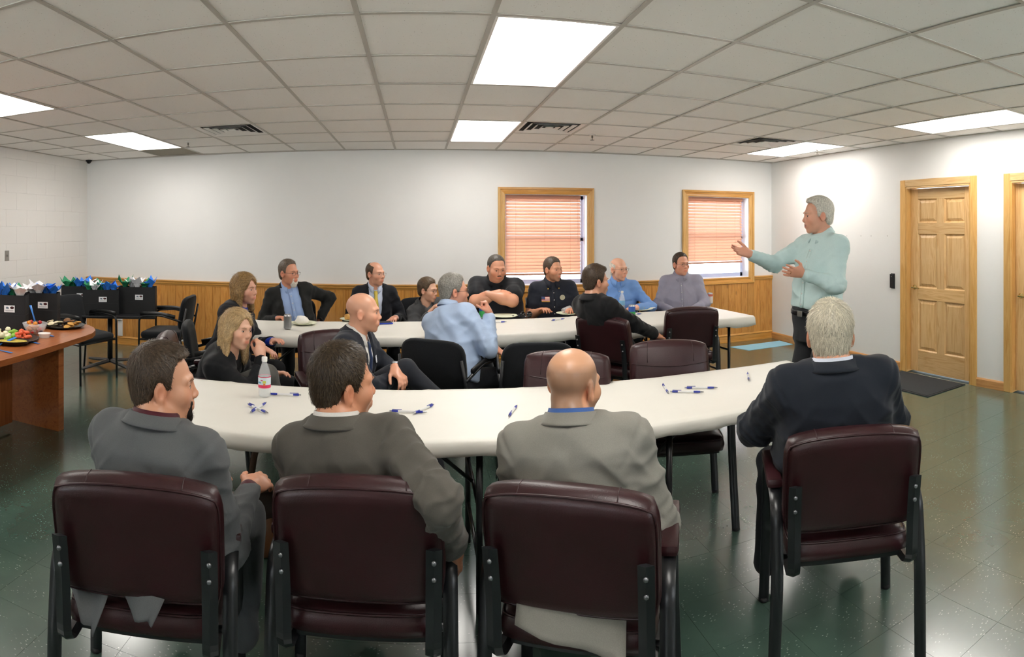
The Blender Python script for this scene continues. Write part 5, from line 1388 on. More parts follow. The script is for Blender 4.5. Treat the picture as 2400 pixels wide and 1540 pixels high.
person('man in dark olive grey suit with short dark hair, arm hooked over his chair', (pl.x, pl.y), 16, headpt(805, 800, 1.93, 1.0, .02), 62, 'fg',
  dict(jacket=K_('#55514a'), shirt=K_('#d6d2cc', .6), V=(.45, .03, .07), trousers=K_('#403d38')), sw=.168, nz=-.114, bulk=.010, belly=.02, neckw=1.08, hs=1.0, skin_hex='#cf9270', hunch=.012, roll=4, shrugR=.012,
  hair=dict(col='#30261d', col2='#50412f', th=.012, top=.020, line='short', n=7500, len=.018, seed=4, lift=.16), brow='#2c2119',
  armR=dict(w=(.30, -.08, .66), hint=(.9, -1.2, .1), N=(-.6, .2, -.6), pose='relax'), armL=dict(w=(-.12, .30, .68), N=(.4, 0, -1), pose='lap'))
pl = CH['p3'] - fwd(26) * .02
ROOT3, _ = person('bald man in light grey jacket seen from behind in the middle', (pl.x, pl.y), 22, headpt(1344, 815, 1.92, 1.0, 0), 50, 'fg',
  dict(jacket=K_('#86837b', stripe=1), shirt=K_('#3d5f9d', .6), V=(.45, .03, .07), trousers=K_('#3b3d42')), sw=.170, nz=-.106, bulk=.008, belly=.02, neckw=1.05, hs=.98, skin_hex='#d8a27f', stubble=(C('#5a4a3c')[:3], .55), pitch=-4,
  beardshade=(C('#4a3a30')[:3], .5), brow='#5a4636',
  armR=dict(w=(.14, .26, .62), hint=(.45, -.5, -.6), N=(-.3, 0, -1), pose='lap'), armL=dict(w=(-.12, .26, .62), hint=(-.4, -.5, -.6), N=(.3, 0, -1), pose='lap'))
pl = CH['p4'] + fwd(29) * .02
person('white-haired heavy man in navy suit seen from behind at right', (pl.x, pl.y), 28, headpt(1946, 700, 2.28, 1.02, .02), 36, 'fg',
  dict(jacket=K_('#1d222b'), shirt=K_('#c9cedb', .6), V=(.45, .03, .07), trousers=K_('#171a20')), sw=.176, nz=-.108, bulk=.018, belly=.06, neckw=1.12, hs=1.03, fat=.01, skin_hex='#d49878', hunch=.015, drop=.05,
  hair=dict(col='#e2dac6', col2='#bdb5a0', th=.010, top=.018, line='short', n=9000, len=.028, lift=.08, seed=6, crown=(0, -.05, .12), temple=-.02), brow='#c9c1ae',
  armR=dict(w=(.20, .28, .68), hint=(.9, -.3, -.7), N=(-.4, 0, -1), pose='lap'), armL=dict(w=(-.22, .30, .70), hint=(-1, -.4, -.5), N=(.4, 0, -1), pose='lap'),
  legL=dict(a=(-.24, .36, .09)), legR=dict(a=(.16, .42, .09)), legfat=.012)
# --- between the tables
r, inf = person('blonde woman in black jacket resting her chin on her hand', (-1.26, 3.56), 92, headpt(556, 720, 3.62, .95, .02), 118, 'mid',
  dict(jacket=K_('#16171a'), shirt=K_('#101114'), V=(.4, .02, .05), collar=False, trousers=K_('#55534f')), fem=True, hs=.95, skin_hex='#dcab90', hunch=.03, pitch=-3, roll=-6, bulk=.012,
  hair=dict(col='#a8875a', col2='#cdb184', th=.014, top=.016, line='long', long=.16, n=5000, len=.036, wd=.0009, seed=8, lift=.02), brow='#8a6c48',
  armR=dict(w=(.105, .345, .815), hint=(.4, .35, -1), D=(-.30, -.12, 1), N=(-.6, -.8, 0), pose='loose'), armL=dict(w=(-.10, .36, .66), N=(.2, 0, -1), pose='lap'),
  legR=dict(a=(.12, .52, .30), hint=(.1, .6, 1)), legL=dict(a=(-.10, .50, .09)))
r, inf = person('shaven-headed man in navy suit and striped tie with crossed arms and legs', (-.44, 3.60), 104, headpt(852, 687, 3.6, .98, 0), 92, 'mid',
  dict(jacket=K_('#20242d'), shirt=K_('#e2e0dc', .6), tie=K_('#27375a', .5), V=(.12, .015, .075), trousers=K_('#23262d')), hs=.98, skin_hex='#d9a184', stubble=(C('#b58a72')[:3], .25), neckw=1.02, bulk=.006,
  brow='#8a6a52', armR=dict(w=(-.02, .36, .745), hint=(1, -.3, -.7), D=(-.8, .5, .0), N=(-.2, -.2, -1), pose='relax'), armL=dict(w=(.07, .34, .775), hint=(-1, -.2, -.6), D=(.55, .6, -.45), N=(0, -.3, -1), pose='relax'),
  tl=.45, legR=dict(a=(-.12, .66, .46), hint=(.2, .2, 1), toe=(-.5, .9, -.1)), legL=dict(a=(-.02, .58, .09), toe=(0, 1, 0)))
wristwatch(r, inf, 'L', mat('steel_band', '#8c8d90', .3, metal=.9))
tagm = MB().box(Vector(inf['B']['front'](.66, -.085, .024)), (.055, .004, .04), Euler((.15, 0, .2))).build('name_sticker', mat('sticker', '#dfe3ea', .6), r)
r, inf = person('woman with wavy light brown hair in black blazer and royal blue top', (-1.50, 4.40), 100, headpt(574, 637, 4.62, .95, .02), 108, 'mid',
  dict(jacket=K_('#191a1f'), shirt=K_('#1d3aa8', .5), V=(-.05, .05, .075), collar=False, trousers=K_('#131417')), fem=True, hs=.95, skin_hex='#d6a086', bulk=.012, belly=.02,
  hair=dict(col='#7a5c38', col2='#a98755', th=.018, top=.018, line='long', long=.13, curl=1.6, n=3000, len=.035, wd=.0011, seed=12, lift=.05), brow='#5c4228',
  armR=dict(w=(.16, .42, .72), hint=(.9, -.4, -.6), N=(0, 0, -1), D=(-.1, 1, -.3), pose='lap'), armL=dict(w=(-.10, .40, .72), N=(0, 0, -1), pose='lap'),
  legR=dict(a=(.16, .86, .42), hint=(0, .2, 1), toe=(0, 1, -.5)), legL=dict(a=(-.05, .5, .09)))
p_ = CH['blue'] + fwd(28) * .02
r, inf = person('grey-haired man in light blue shirt with glasses, fist at his chin', (p_.x, p_.y), 52, headpt(1064, 640, 4.38, 1.0, .014), 80, 'mid',
  dict(shirt=K_('#a9bcd8', .65, wr=.7), trousers=K_('#14161c'), fold=.005, loose=.010), hs=1.0, skin_hex='#d0957a', belly=.04, bulk=.008, glasses='#2b1b18', sw=.165,
  hair=dict(col='#77736c', col2='#a9a59c', th=.011, top=.016, line='short', n=1800, len=.018, seed=14), brow='#77706a',
  armR=dict(w=(.12, .27, .965), hint=(.8, .2, -1), D=(-.35, -.1, 1), N=(-.6, -.8, -.1), pose='fist'), armL=dict(w=(.10, .32, .73), hint=(-.8, 0, -.8), N=(0, 0, -1), D=(.8, .4, -.5), pose='relax'),
  legR=dict(a=(.25, .46, .09)), legL=dict(a=(-.12, .56, .28), hint=(0, .3, 1)))
r, inf = person('young man with short brown hair in black suit, seen from behind', (1.60, 4.62), 66, headpt(1397, 620, 4.75, .99, .018), 82, 'mid',
  dict(jacket=K_('#141416'), shirt=K_('#1a1a1c'), V=(.5, .02, .06), trousers=K_('#101012')), hs=.99, skin_hex='#d49a7c', bulk=.01,
  hair=dict(col='#3a2d22', col2='#564535', th=.012, top=.022, line='short', n=1800, len=.02, seed=16, quiff=.4), brow='#3a2a1e',
  armR=dict(w=(.22, .26, .69), hint=(.9, -.4, -.6), N=(0, 0, -1), pose='relax'), armL=dict(w=(-.15, .3, .70), N=(0, 0, -1)), legR=dict(a=(.14, .44, .09)))
# --- the row against the window wall
def back_man(key, label, az, hp, haz, outfit, **k):
    p = CH[key]; return person(label, (p.x, p.y), az, hp, haz, 'bg', outfit, **k)
back_man('beard', 'man with grey goatee and glasses in black jacket over light blue shirt', 158, headpt(677, 608, 5.86, 1.0, .014), 122,
  dict(jacket=K_('#1c1d1c'), shirt=K_('#92aad4', .65), V=(-.1, .10, .085), trousers=K_('#16171a'), placket=1), sw=.168, hs=1.02, belly=.05, bulk=.012, skin_hex='#cf9073', glasses='#2a1512',
  hair=dict(col='#54473c', col2='#7a6d60', th=.010, top=.015, line='recede', n=900, seed=20), beard=dict(col='#d5d0c6', long=.008), brow='#6a5a4c',
  armR=dict(w=(.20, .22, .72), N=(0, 0, -1)), armL=dict(w=(-.26, .0, .66), hint=(-1, -.35, .1), N=(1, 0, 0)))
back_man('tie', 'balding man in navy suit with yellow tie', 170, headpt(880, 613, 6.02, .97, .008), 130,
  dict(jacket=K_('#14161d'), shirt=K_('#c5cfe4', .6), tie=K_('#d3bd55', .5), V=(.15, .03, .075), trousers=K_('#14161d')), hs=.98, skin_hex='#d79f84', glasses='#9a8f86',
  hair=dict(col='#4c3a2c', col2='#5e4a3a', th=.009, top=.006, line='recede', fringe=.088, n=600, seed=22), brow='#6a5140', armR=dict(w=(.18, .28, .72), N=(0, 0, -1)), armL=dict(w=(-.18, .26, .70), N=(0, 0, -1)))
back_man('lady', 'woman with short brown hair and glasses in grey jacket, half hidden', 150, headpt(1003, 650, 5.88, .93, .016), 122,
  dict(jacket=K_('#454648'), shirt=K_('#6b6d70'), V=(.3, .02, .05), collar=False, trousers=K_('#2a2b2e')), fem=True, hs=.94, skin_hex='#d3a48a', hunch=.03, glasses='#4a3a34', pitch=-4,
  hair=dict(col='#4a3b2c', col2='#6b5844', th=.016, top=.018, line='short', n=900, len=.03, seed=24), brow='#4a3b2c', armR=dict(w=(.16, .32, .77), N=(0, 0, -1)), armL=dict(w=(-.10, .34, .77), N=(0, 0, -1)))
r, inf = back_man('polo', 'heavy man with moustache in black polo shirt, forearms crossed', 190, headpt(1163, 598, 6.0, 1.04, .006), 165,
  dict(shirt=K_('#16181d', .75), trousers=K_('#1b1d22'), sleeve='short', fold=.003, placket=0), sw=.195, nz=-.115, hs=1.06, fat=.016, neckw=1.25, belly=.12, bulk=.035, armfat=.014, skin_hex='#d39779', mustache='#6a5344', pitch=-14,
  hair=dict(col='#2d2722', col2='#6f6962', th=.007, top=.007, line='recede', n=700, len=.01, seed=26), brow='#3a2e26',
  armR=dict(w=(-.06, .34, .955), hint=(1, -.05, -.35), D=(-1, .1, -.15), N=(0, -.6, -.8), pose='relax'), armL=dict(w=(.06, .37, .945), hint=(-1, -.05, -.3), D=(1, .0, -.45), N=(0, -.6, -.8), pose='relax'))
wristwatch(r, inf, 'L', mat('steel_band', '#8c8d90', .3, metal=.9))
lg = MB()
for i in range(5): lg.box(Vector(inf['B']['front'](.70, -.075 - i * .018, .016)), (.014, .003, .008))
lg.build('shirt_logo', mat('logo_thread', '#b0433c', .7), r)
r, inf = back_man('cop', 'police officer in dark navy uniform shirt with badge and flag patch', 188, headpt(1296, 602, 6.1, .99, .012), 148,
  dict(shirt=K_('#171b27', .7), trousers=K_('#151823'), sleeve='short', fold=.003, placket=1), hs=1.0, sw=.172, bulk=.014, belly=.03, neckw=1.08, skin_hex='#cf9474', beardshade=(C('#7a5a48')[:3], .5),
  hair=dict(col='#4a3d32', col2='#5f5146', th=.008, top=.014, line='short', n=800, len=.012, seed=28), brow='#5a4636', armR=dict(w=(.16, .34, .775), hint=(.6, -.6, -1), N=(0, 0, -1)), armL=dict(w=(-.16, .34, .775), N=(0, 0, -1)))
fr_ = inf['B']['front']
def patch(root, name, t0, t1, u0, u1, mt, off=.018):
    m = MB(); P = [fr_(t0, u0, off), fr_(t0, u1, off), fr_(t1, u1, off), fr_(t1, u0, off)]; m.add(P, [(0, 1, 2, 3)]); o = m.build(name, mt, root); s_ = o.modifiers.new('thickness', 'SOLIDIFY'); s_.thickness = .003; return o
fo = bpy.data.objects.new('flag_patch', None); COL.objects.link(fo); fo.parent = r
for i in range(7): patch(r, 'stripe', .66 + i * .0125, .6725 + i * .0125, .045 if i < 3 else .045, .125 if i < 3 else .09, mat('flag_red', '#c04a4a', .6) if i % 2 == 0 else mat('flag_white', '#e3dcd2', .6)).parent = fo
patch(r, 'canton', .7, .747, .09, .125, mat('flag_blue', '#35406e', .6), .0185).parent = fo
patch(r, 'flag_border', .645, .66, .045, .125, mat('gold_thread', '#c9a24a', .6)).parent = fo
bd = [fr_(.72 + .048 * math.cos(a) * (1.1 if math.cos(a) > 0 else 1), -.085 + .027 * math.sin(a), .021) for a in np.linspace(0, 2 * math.pi, 15)[:-1]]
m = MB(); m.add(bd, [tuple(range(14))]); o = m.build('badge', mat('badge_metal', '#b9b49c', .3, metal=.8), r); s_ = o.modifiers.new('thickness', 'SOLIDIFY'); s_.thickness = .005
for u0, u1 in ((.035, .135), (-.135, -.035)):
    patch(r, 'pocket_flap', .55, .59, u0, u1, K_('#171b27', .7), .016)
for sd, sg in (('R', 1), ('L', -1)):
    E, W, a = inf['arms'][sd]; c_ = inf['S'][sd] * .55 + E * .45; MB().box(Vector(c_) + Vector((sg * .066, .02, 0)), (.006, .06, .075), Euler((0, sg * .15, sg * -.2)), .002).build('shoulder_patch', mat('patch_grey', '#8d919d', .7), r)
for sg in (1, -1): MB().box(Vector(inf['B']['front'](.905, sg * .055, .030)), (.012, .003, .012)).build('collar_pin', mat('gold_thread', '#c9a24a', .6), r)
r, inf = back_man('old', 'old balding man in blue button shirt with glasses', 196, headpt(1450, 605, 6.3, .99, 0), 158,
  dict(shirt=K_('#6f97d2', .7), trousers=K_('#3a4254'), placket=1, fold=.005), hs=1.0, skin_hex='#dba68b', glasses='#8a7460', belly=.05, hunch=.015,
  hair=dict(col='#cfc5b8', col2='#e0d8cc', th=.006, top=.004, line='recede', fringe=.06, n=400, len=.012, seed=30), brow='#b59a86', armR=dict(w=(.13, .36, .775), hint=(1, -.3, -.6), N=(0, 0, -1)), armL=dict(w=(-.15, .34, .775), hint=(-1, -.3, -.6), N=(0, 0, -1)))
fr_ = inf['B']['front']
for u0, u1 in ((.03, .13), (-.13, -.03)): patch(r, 'pocket_flap', .60, .635, u0, u1, K_('#6488c0', .7), .016)
back_man('grey', 'man with dark hair and glasses in grey shirt at the right end of the row', 204, headpt(1596, 592, 6.62, .99, .012), 172,
  dict(shirt=K_('#8f8d9d', .7), trousers=K_('#2b2c33'), placket=1, fold=.005), hs=1.0, skin_hex='#d3967a', glasses='#3a3230', belly=.05, bulk=.012, sw=.168, fat=.004,
  hair=dict(col='#33281f', col2='#4a3c30', th=.009, top=.013, line='recede', n=800, len=.013, seed=32), brow='#3a2b20', armR=dict(w=(.10, .34, .70), hint=(1, -.3, -.6), N=(-.3, 0, -1)), armL=dict(w=(-.08, .34, .70), hint=(-1, -.3, -.6), N=(.3, 0, -1)))
# --- the standing speaker
sp = atd(1918, 4.3)
r, inf = person('white-haired man in mint green shirt standing and speaking with both hands out', (sp.x, sp.y), -98, headpt(1916, 460, 4.28, 1.02, .018), -72, 'mid',
  dict(shirt=K_('#bed5d4', .65, wr=.8), trousers=K_('#2b2c2f'), placket=1, fold=.0045, loose=.005), stand=True, nz=-.140, hz=.93, hs=1.03, sw=.158, bulk=.010, belly=.03, st=.135, tt=.15, skin_hex='#d0997f', talk=True, pitch=-3, neckw=1.05,
  hair=dict(col='#c9c5ba', col2='#e2ded2', th=.014, top=.018, line='recede', n=4500, len=.028, lift=.08, seed=40, quiff=-.6), brow='#b7a898',
  armR=dict(w=(.24, .44, 1.40), hint=(.5, -.4, -1), D=(.0, 1, .22), N=(-.75, -.1, .65), pose='open', spread=.16), armL=dict(w=(-.11, .27, 1.275), hint=(-.6, -.6, -.8), D=(.1, 1, .18), N=(.85, -.1, .5), pose='open', spread=.25),
  legR=dict(a=(.12, -.04, .09)), legL=dict(a=(-.12, .02, .09)), tl=.43, sl=.43, jt=0)
be = Fld((-.25, -.2, .9), (.25, .3, 1.05), .007)
Bx = inf['B']; zb_ = .985
def beltfn(X, Y, Z):
    return np.maximum(np.abs(Z - f32(zb_)) - f32(.019), torso_fn(Bx, .014, -.3, .4, np.array([.178, .180, .176, .166, .160, .164, .172, .158, .105, .068, .056]) * (.158 / .165) + .010 + .03 * .55 * np.array([0, .3, .7, 1, 1, .7, .25, 0, 0, 0, 0]), np.array([.118, .122, .124, .116, .110, .112, .112, .096, .072, .060, .054]) + .008 + .018 * np.array([0, .3, .7, 1, 1, .7, .25, 0, 0, 0, 0]), np.array([0, 0, 0, .006, .010, .008, 0, -.010, -.014, -.010, 0]) + .0165 * np.array([0, .3, .7, 1, 1, .7, .25, 0, 0, 0, 0]), 2.3)(X, Y, Z))
be.fn(beltfn, (-.3, -.3, .8), (.3, .4, 1.1), .001)
v, q = be.mesh(); np_obj('belt', v, q, mat('black_belt', '#0e0e10', .3), r)
c_ = inf['B']['front'](.10, 0, .022); MB().box((c_[0], c_[1] + .004, zb_), (.045, .008, .042), None, .003).build('buckle', mat('buckle_silver', '#a9a8a4', .25, metal=.9), r)
E, W, a = inf['arms']['L']; MB().tube([Vector(W) + Vector((.1, 1, .18)).normalized() * .107 + Vector((0, .0, -.005)) + Vector((math.cos(q_) * .0098, 0, math.sin(q_) * .0098)) for q_ in np.linspace(0, 6.283, 13)], .0016, 5, cap=False).build('ring', mat('gold_ring', '#c9a15a', .2, metal=1.0), r, True)
# ================================================================== SMALL THINGS
TZ = TH + .004
def onto(px, py, z=TZ): return at(px, py, z)
# ---- pens on the tables
M_PENB = mat('pen_blue', '#27349a', .3); M_PENW = mat('pen_white', '#dcdcdc', .35); M_STEEL = mat('pen_steel', '#9a9a9c', .3, metal=.9)
def pen(a, b, label, z=TZ):
    a = onto(*a, z); b = onto(*b, z); d = (b - a); d.z = 0; ang = math.atan2(d.y, d.x); c = (a + b) / 2
    o = thing('pen', label, 'pen', (c.x, c.y, z + .0055), ang, 'blue and white pens')
    R = Matrix.Rotation(math.pi / 2, 4, 'Y'); L = .142
    def part(nm, prof, mt): MB().lathe(prof, n=12).xf(R).build(nm, mt, o, 40)
    part('barrel', [(.0050, -.035), (.0052, .02), (.0050, .045)], M_PENW)
    part('grip', [(.0052, .045), (.0058, .06), (.0050, .078)], M_PENB)
    part('tip', [(.0048, .078), (.0022, .094), (.0008, .098)], M_STEEL)
    part('cap_end', [(.0052, -.035), (.0054, -.058), (.0048, -.064)], M_PENB)
    part('button', [(.0030, -.064), (.0030, -.074)], M_STEEL)
    MB().box((-.040, 0, .0075), (.045, .004, .0022), None, .0008).build('clip', M_PENB, o)
for a, b, lab in (((700, 928), (642, 926), 'pen lying beside the pink-labelled bottle'), ((583, 950), (620, 967), 'upper pen of the crossed pair left of the dark-haired man'), ((592, 966), (616, 951), 'lower pen of the crossed pair left of the dark-haired man'),
                  ((920, 966), (982, 968), 'left pen of the pair behind the dark-haired man'), ((1013, 952), (978, 968), 'slanted pen right of the pair behind the dark-haired man'), ((1194, 976), (1208, 957), 'pen half hidden by the light grey jacket'),
                  ((1553, 903), (1565, 921), 'upright-lying pen left of the group at the right half of the near table'), ((1575, 920), (1635, 921), 'lower pen of the group at the right half of the near table'), ((1610, 911), (1666, 911), 'upper pen of the group at the right half of the near table'), ((1752, 876), (1755, 892), 'lone pen near the right end of the near table')):
    pen(a, b, lab)
for a, b, lab in (((1296, 752), (1316, 749), 'pen on the far table in front of the officer'), ((1150, 757), (1175, 756), 'pen on the far table in front of the heavy man'), ((1470, 738), (1496, 737), 'pen beside the green can on the far table'), ((1562, 730), (1582, 734), 'pen on the far table left of the empty burgundy chair')): pen(a, b, lab)
# ---- bottles and cans
def pet_mat(name, tint=(1, 1, 1, 1)):
    if name in MATS: return MATS[name]
    t = NT(name); t.b.inputs['Base Color'].default_value = tint; t.b.inputs['Roughness'].default_value = .06; t.b.inputs['Transmission Weight'].default_value = .0; t.b.inputs['Alpha'].default_value = .28
    t.b.inputs['Specular IOR Level'].default_value = .7; MATS[name] = t.m; return t.m
M_PET = pet_mat('clear_plastic', (.86, .88, .9, 1)); M_WATER = pet_mat('water', (.80, .84, .86, 1))
def bottle(p, h, label, lab_mats, cap, r=.031):
    o = thing('water_bottle', label, 'bottle', (p.x, p.y, TZ)); k = h / .195
    prof = [(.012, .002), (.022, .0), (.029, .006), (.031, .018), (.030, .03), (.031, .045), (.031, .095), (.030, .105), (.024, .130), (.016, .150), (.0125, .160), (.0125, .172)]
    MB().lathe([(q * r / .031, z * k) for q, z in prof], n=24).build('shell', M_PET, o, True)
    MB().lathe([(q * r / .031 * .95, z * k) for q, z in prof[:7]] + [(.030 * r / .031, .096 * k)], n=24).build('water', M_WATER, o, True)
    lo_, hi_ = .045 * k, .098 * k
    for nm, z0, z1, m in lab_mats: MB().lathe([((.0316) * r / .031, lo_ + (hi_ - lo_) * z0), (.0316 * r / .031, lo_ + (hi_ - lo_) * z1)], n=24, cap=False).build(nm, m, o, True)
    MB().lathe([(.0138, .166 * k), (.0142, .168 * k), (.0142, .184 * k), (.013, .187 * k), (.001, .187 * k)], n=20).build('cap', cap, o, 40)
    return o
PINK, LBL = mat('label_pink', '#d8365c', .4), mat('label_pale', '#cfdde6', .4)
bt = bottle(onto(620, 929), .205, 'clear water bottle with pink and white label on the near table', [('label_base', 0, .28, PINK), ('label', .28, .92, LBL), ('label_rim', .92, 1, PINK)], mat('cap_white', '#eceae6', .4))
for i, (ang, z, w, h, c_) in enumerate(((-2.15, .074, .020, .008, '#5d8fb5'), (-1.35, .078, .016, .012, '#c7cf52'), (-1.35, .066, .010, .010, '#e07a3a'), (-1.75, .086, .012, .004, '#c9405f'))):
    m = MB(); P = [(.0333 * math.cos(ang + s_ * w / .066), .0333 * math.sin(ang + s_ * w / .066), z + q * h / 2) for s_, q in ((-1, -1), (1, -1), (1, 1), (-1, 1))]; m.add(P, [(0, 1, 2, 3)]); m.build('label_print', mat('print_' + c_.strip('#'), c_, .5), bt)
bottle(onto(1458, 727), .205, 'clear water bottle with blue label on the far table', [('label', .1, .95, mat('label_blue', '#7db6dc', .4))], mat('cap_white', '#eceae6', .4), .030)
def can(p, label, bands, h=.122, r=.033):
    o = thing('drink_can', label, 'can', (p.x, p.y, TZ)); al = mat('aluminium', '#b9babd', .28, metal=.9)
    MB().lathe([(.022, .004), (.025, 0), (.032, .012)], n=22).build('base', al, o, True)
    for nm, z0, z1, m in bands: MB().lathe([(r, .012 + (h - .026) * z0), (r, .012 + (h - .026) * z1)], n=22, cap=False).build(nm, m, o, True)
    MB().lathe([(r, h - .014), (.0265, h - .003), (.0265, h), (.0245, h), (.024, h - .005), (.001, h - .005)], n=22).build('lid', al, o, 40)
    MB().box((0, .006, h - .003), (.013, .022, .0015), None, .0005).build('pull_tab', al, o)
can(onto(674, 771), 'silver drink can at the left end of the far table', [('body', 0, 1, mat('can_silver', '#8d8e90', .3, metal=.8))])
can(onto(1131, 746), 'green and blue drink can before the heavy man', [('body_green', 0, .62, mat('can_green', '#2f9a4e', .35)), ('body_blue', .62, 1, mat('can_blue', '#2d58a8', .35))])
can(onto(1481, 745), 'green and blue drink can before the young man in black', [('body_green', 0, .5, mat('can_green', '#2f9a4e', .35)), ('body_blue', .5, 1, mat('can_blue', '#2d58a8', .35))])
can(onto(1664, 712), 'pale red and white drink can at the right end of the far table', [('body', 0, .75, mat('can_pale', '#dcd3ce', .4)), ('band', .75, 1, mat('can_red', '#c86a58', .4))])
# ---- paper plates with food
M_PLATE = mat('paper_plate', '#dfe2c8', .6); M_BREAD = mat('bread', '#d2a55e', .8, noise=(30, '#b98342', .5), bump=(60, .5)); M_WRAP = mat('crumpled_napkin', '#e9e6e0', .8, bump=(40, .6))
def plate(p, label, r=.115):
    o = thing('paper_plate', label, 'plate', (p.x, p.y, TZ))
    MB().lathe([(.001, .003), (r * .66, .003), (r * .74, .008), (r, .016), (r * 1.0, .018), (r * .74, .0105), (r * .66, .0055), (.001, .0055)], n=28, cap=False).build('dish', M_PLATE, o, True); return o
def lump(name, p, r, mt, label, cat, seed, group=None, sq=(1, 1, .7), z=TZ + .006):
    rr = random.Random(seed); bm = bmesh.new(); bmesh.ops.create_icosphere(bm, subdivisions=2, radius=1)
    for v_ in bm.verts:
        k = 1 + rr.uniform(-.16, .16); v_.co = Vector((v_.co.x * r * sq[0] * k, v_.co.y * r * sq[1] * k, max(v_.co.z, -.55) * r * sq[2] * k))
    me = bpy.data.meshes.new(name); bm.to_mesh(me); bm.free(); me.materials.append(mt); me.polygons.foreach_set('use_smooth', [True] * len(me.polygons))
    o = link(name, me, None, (p.x, p.y, z + r * sq[2] * .55), (0, 0, rr.uniform(0, 6))); return tag(o, label, cat, group)
p = onto(712, 760); plate(p, 'paper plate at the left end of the far table'); lump('napkin', p + Vector((-.02, 0, 0)), .06, M_WRAP, 'crumpled white napkin on the leftmost plate', 'napkin', 1, z=TZ + .008)
p = onto(822, 751); plate(p, 'paper plate half hidden by the shaven head', .10); lump('bread', p + Vector((-.02, 0, 0)), .042, M_BREAD, 'piece of golden cornbread on the plate behind the shaven head', 'bread', 2, sq=(1, 1, .8), z=TZ + .008)
p = onto(1182, 743); plate(p, 'empty paper plate in front of the heavy man', .13)
p = onto(1095, 757); plate(p, 'paper plate half hidden by the light blue shirt', .10); lump('bread', p, .03, M_BREAD, 'piece of yellow bread beside the light blue sleeve', 'bread', 21, z=TZ + .008)
p = onto(1330, 737); plate(p, 'paper plate in front of the officer', .11)
p2 = p + Vector((-.01, .0, 0)); cu = thing('plastic_cup', 'clear plastic cup tipped on the plate before the officer', 'cup', (p2.x, p2.y, TZ + .044), .4); MB().lathe([(.022, -.045), (.033, .045), (.035, .045), (.024, -.047), (.001, -.047)], n=20, cap=False).xf(Matrix.Rotation(1.45, 4, 'Y')).build('cup_wall', M_PET, cu, True); MB().tube([(.045, .035 * math.cos(q_), .035 * math.sin(q_)) for q_ in np.linspace(0, 6.283, 17)], .0015, 5, cap=False).build('cup_rim', M_PET, cu, True)
p = onto(1503, 727); plate(p, 'paper plate before the old man in blue', .12); lump('bread', p + Vector((.01, .02, 0)), .036, mat('roll', '#cfa070', .8, noise=(20, '#b9854f', .5)), 'round bread roll on the plate before the old man in blue', 'bread', 3, z=TZ + .008)
lump('napkin', onto(1528, 724), .03, M_WRAP, 'small white napkin beside the plate of the old man', 'napkin', 4, sq=(1.6, 1, .3))
fo = thing('blue_folder', 'royal blue notebook lying beside the shaven head', 'notebook', onto(897, 758), .3); MB().box((0, 0, .006), (.16, .11, .010), None, .002).build('cover', mat('folder_blue', '#1f3fae', .35), fo); MB().box((0, .002, .0115), (.15, .10, .002)).build('pages', mat('folder_dark', '#22252e', .5), fo)
sg = thing('sunglasses', 'pair of black sunglasses on the far table', 'sunglasses', onto(1233, 744), .2)
for s_ in (-1, 1):
    MB().lathe([(.001, .002), (.026, .004), (.029, .0), (.026, -.003), (.001, -.002)], n=16, cap=False).xf(Matrix.Translation((s_ * .034, 0, .028)) @ Matrix.Rotation(1.35, 4, 'X')).build('lens', mat('dark_lens', '#08090a', .1), sg, True)
    MB().tube([(s_ * .064, 0, .034), (s_ * .066, .06, .02), (s_ * .06, .12, .005)], .003, 6).build('temple', mat('black_plastic', '#1d1e20', .35), sg, True)
MB().tube([(-.012, 0, .033), (0, -.004, .036), (.012, 0, .033)], .003, 6).build('bridge', mat('black_plastic', '#1d1e20', .35), sg, True)
ph_ = thing('phone', 'dark phone lying flat beside the sunglasses', 'phone', onto(1218, 743), .6); MB().box((0, 0, .005), (.075, .145, .009), None, .004).build('case', mat('phone_black', '#101216', .25), ph_); MB().box((0, 0, .0098), (.066, .135, .0008)).build('screen', mat('phone_glass', '#2b3648', .08), ph_)
# ---- gift bags
M_BAG = mat('black_kraft', '#18191b', .55, spec=.4, bump=(18, .25)); M_STICK = mat('sticker_white', '#e6e7ea', .5)
TIS = [mat('tissue_blue', '#2a7be0', .7), mat('tissue_green', '#23875c', .7), mat('tissue_white', '#e6e6ea', .7)]
def tissue(o, c, r, hgt, mt, seed):
    rr = random.Random(seed); n = rr.choice((4, 5, 6)); P = [(c[0], c[1], c[2] - .05)]; ring = []
    for k in range(2 * n):
        a = math.pi * k / n + rr.uniform(-.15, .15); tip = k % 2 == 0
        q = r * (rr.uniform(.75, 1.15) if tip else rr.uniform(.6, .85)); h = hgt * (rr.uniform(.5, 1.15) if tip else rr.uniform(.4, .7))
        P.append((c[0] + q * math.cos(a) * .45, c[1] + q * math.sin(a) * .45, c[2] + h * .45)); ring.append(len(P) - 1)
        P.append((c[0] + q * math.cos(a), c[1] + q * math.sin(a), c[2] + h)); 
    fs_ = []
    for k in range(2 * n):
        a, b = 1 + 2 * k, 1 + 2 * ((k + 1) % (2 * n)); fs_ += [(0, a, b), (a, a + 1, b), (a + 1, b + 1, b)]
    ob = MB().add(P, fs_).build('tissue_paper', mt, o); s_ = ob.modifiers.new('thickness', 'SOLIDIFY'); s_.thickness = .0012
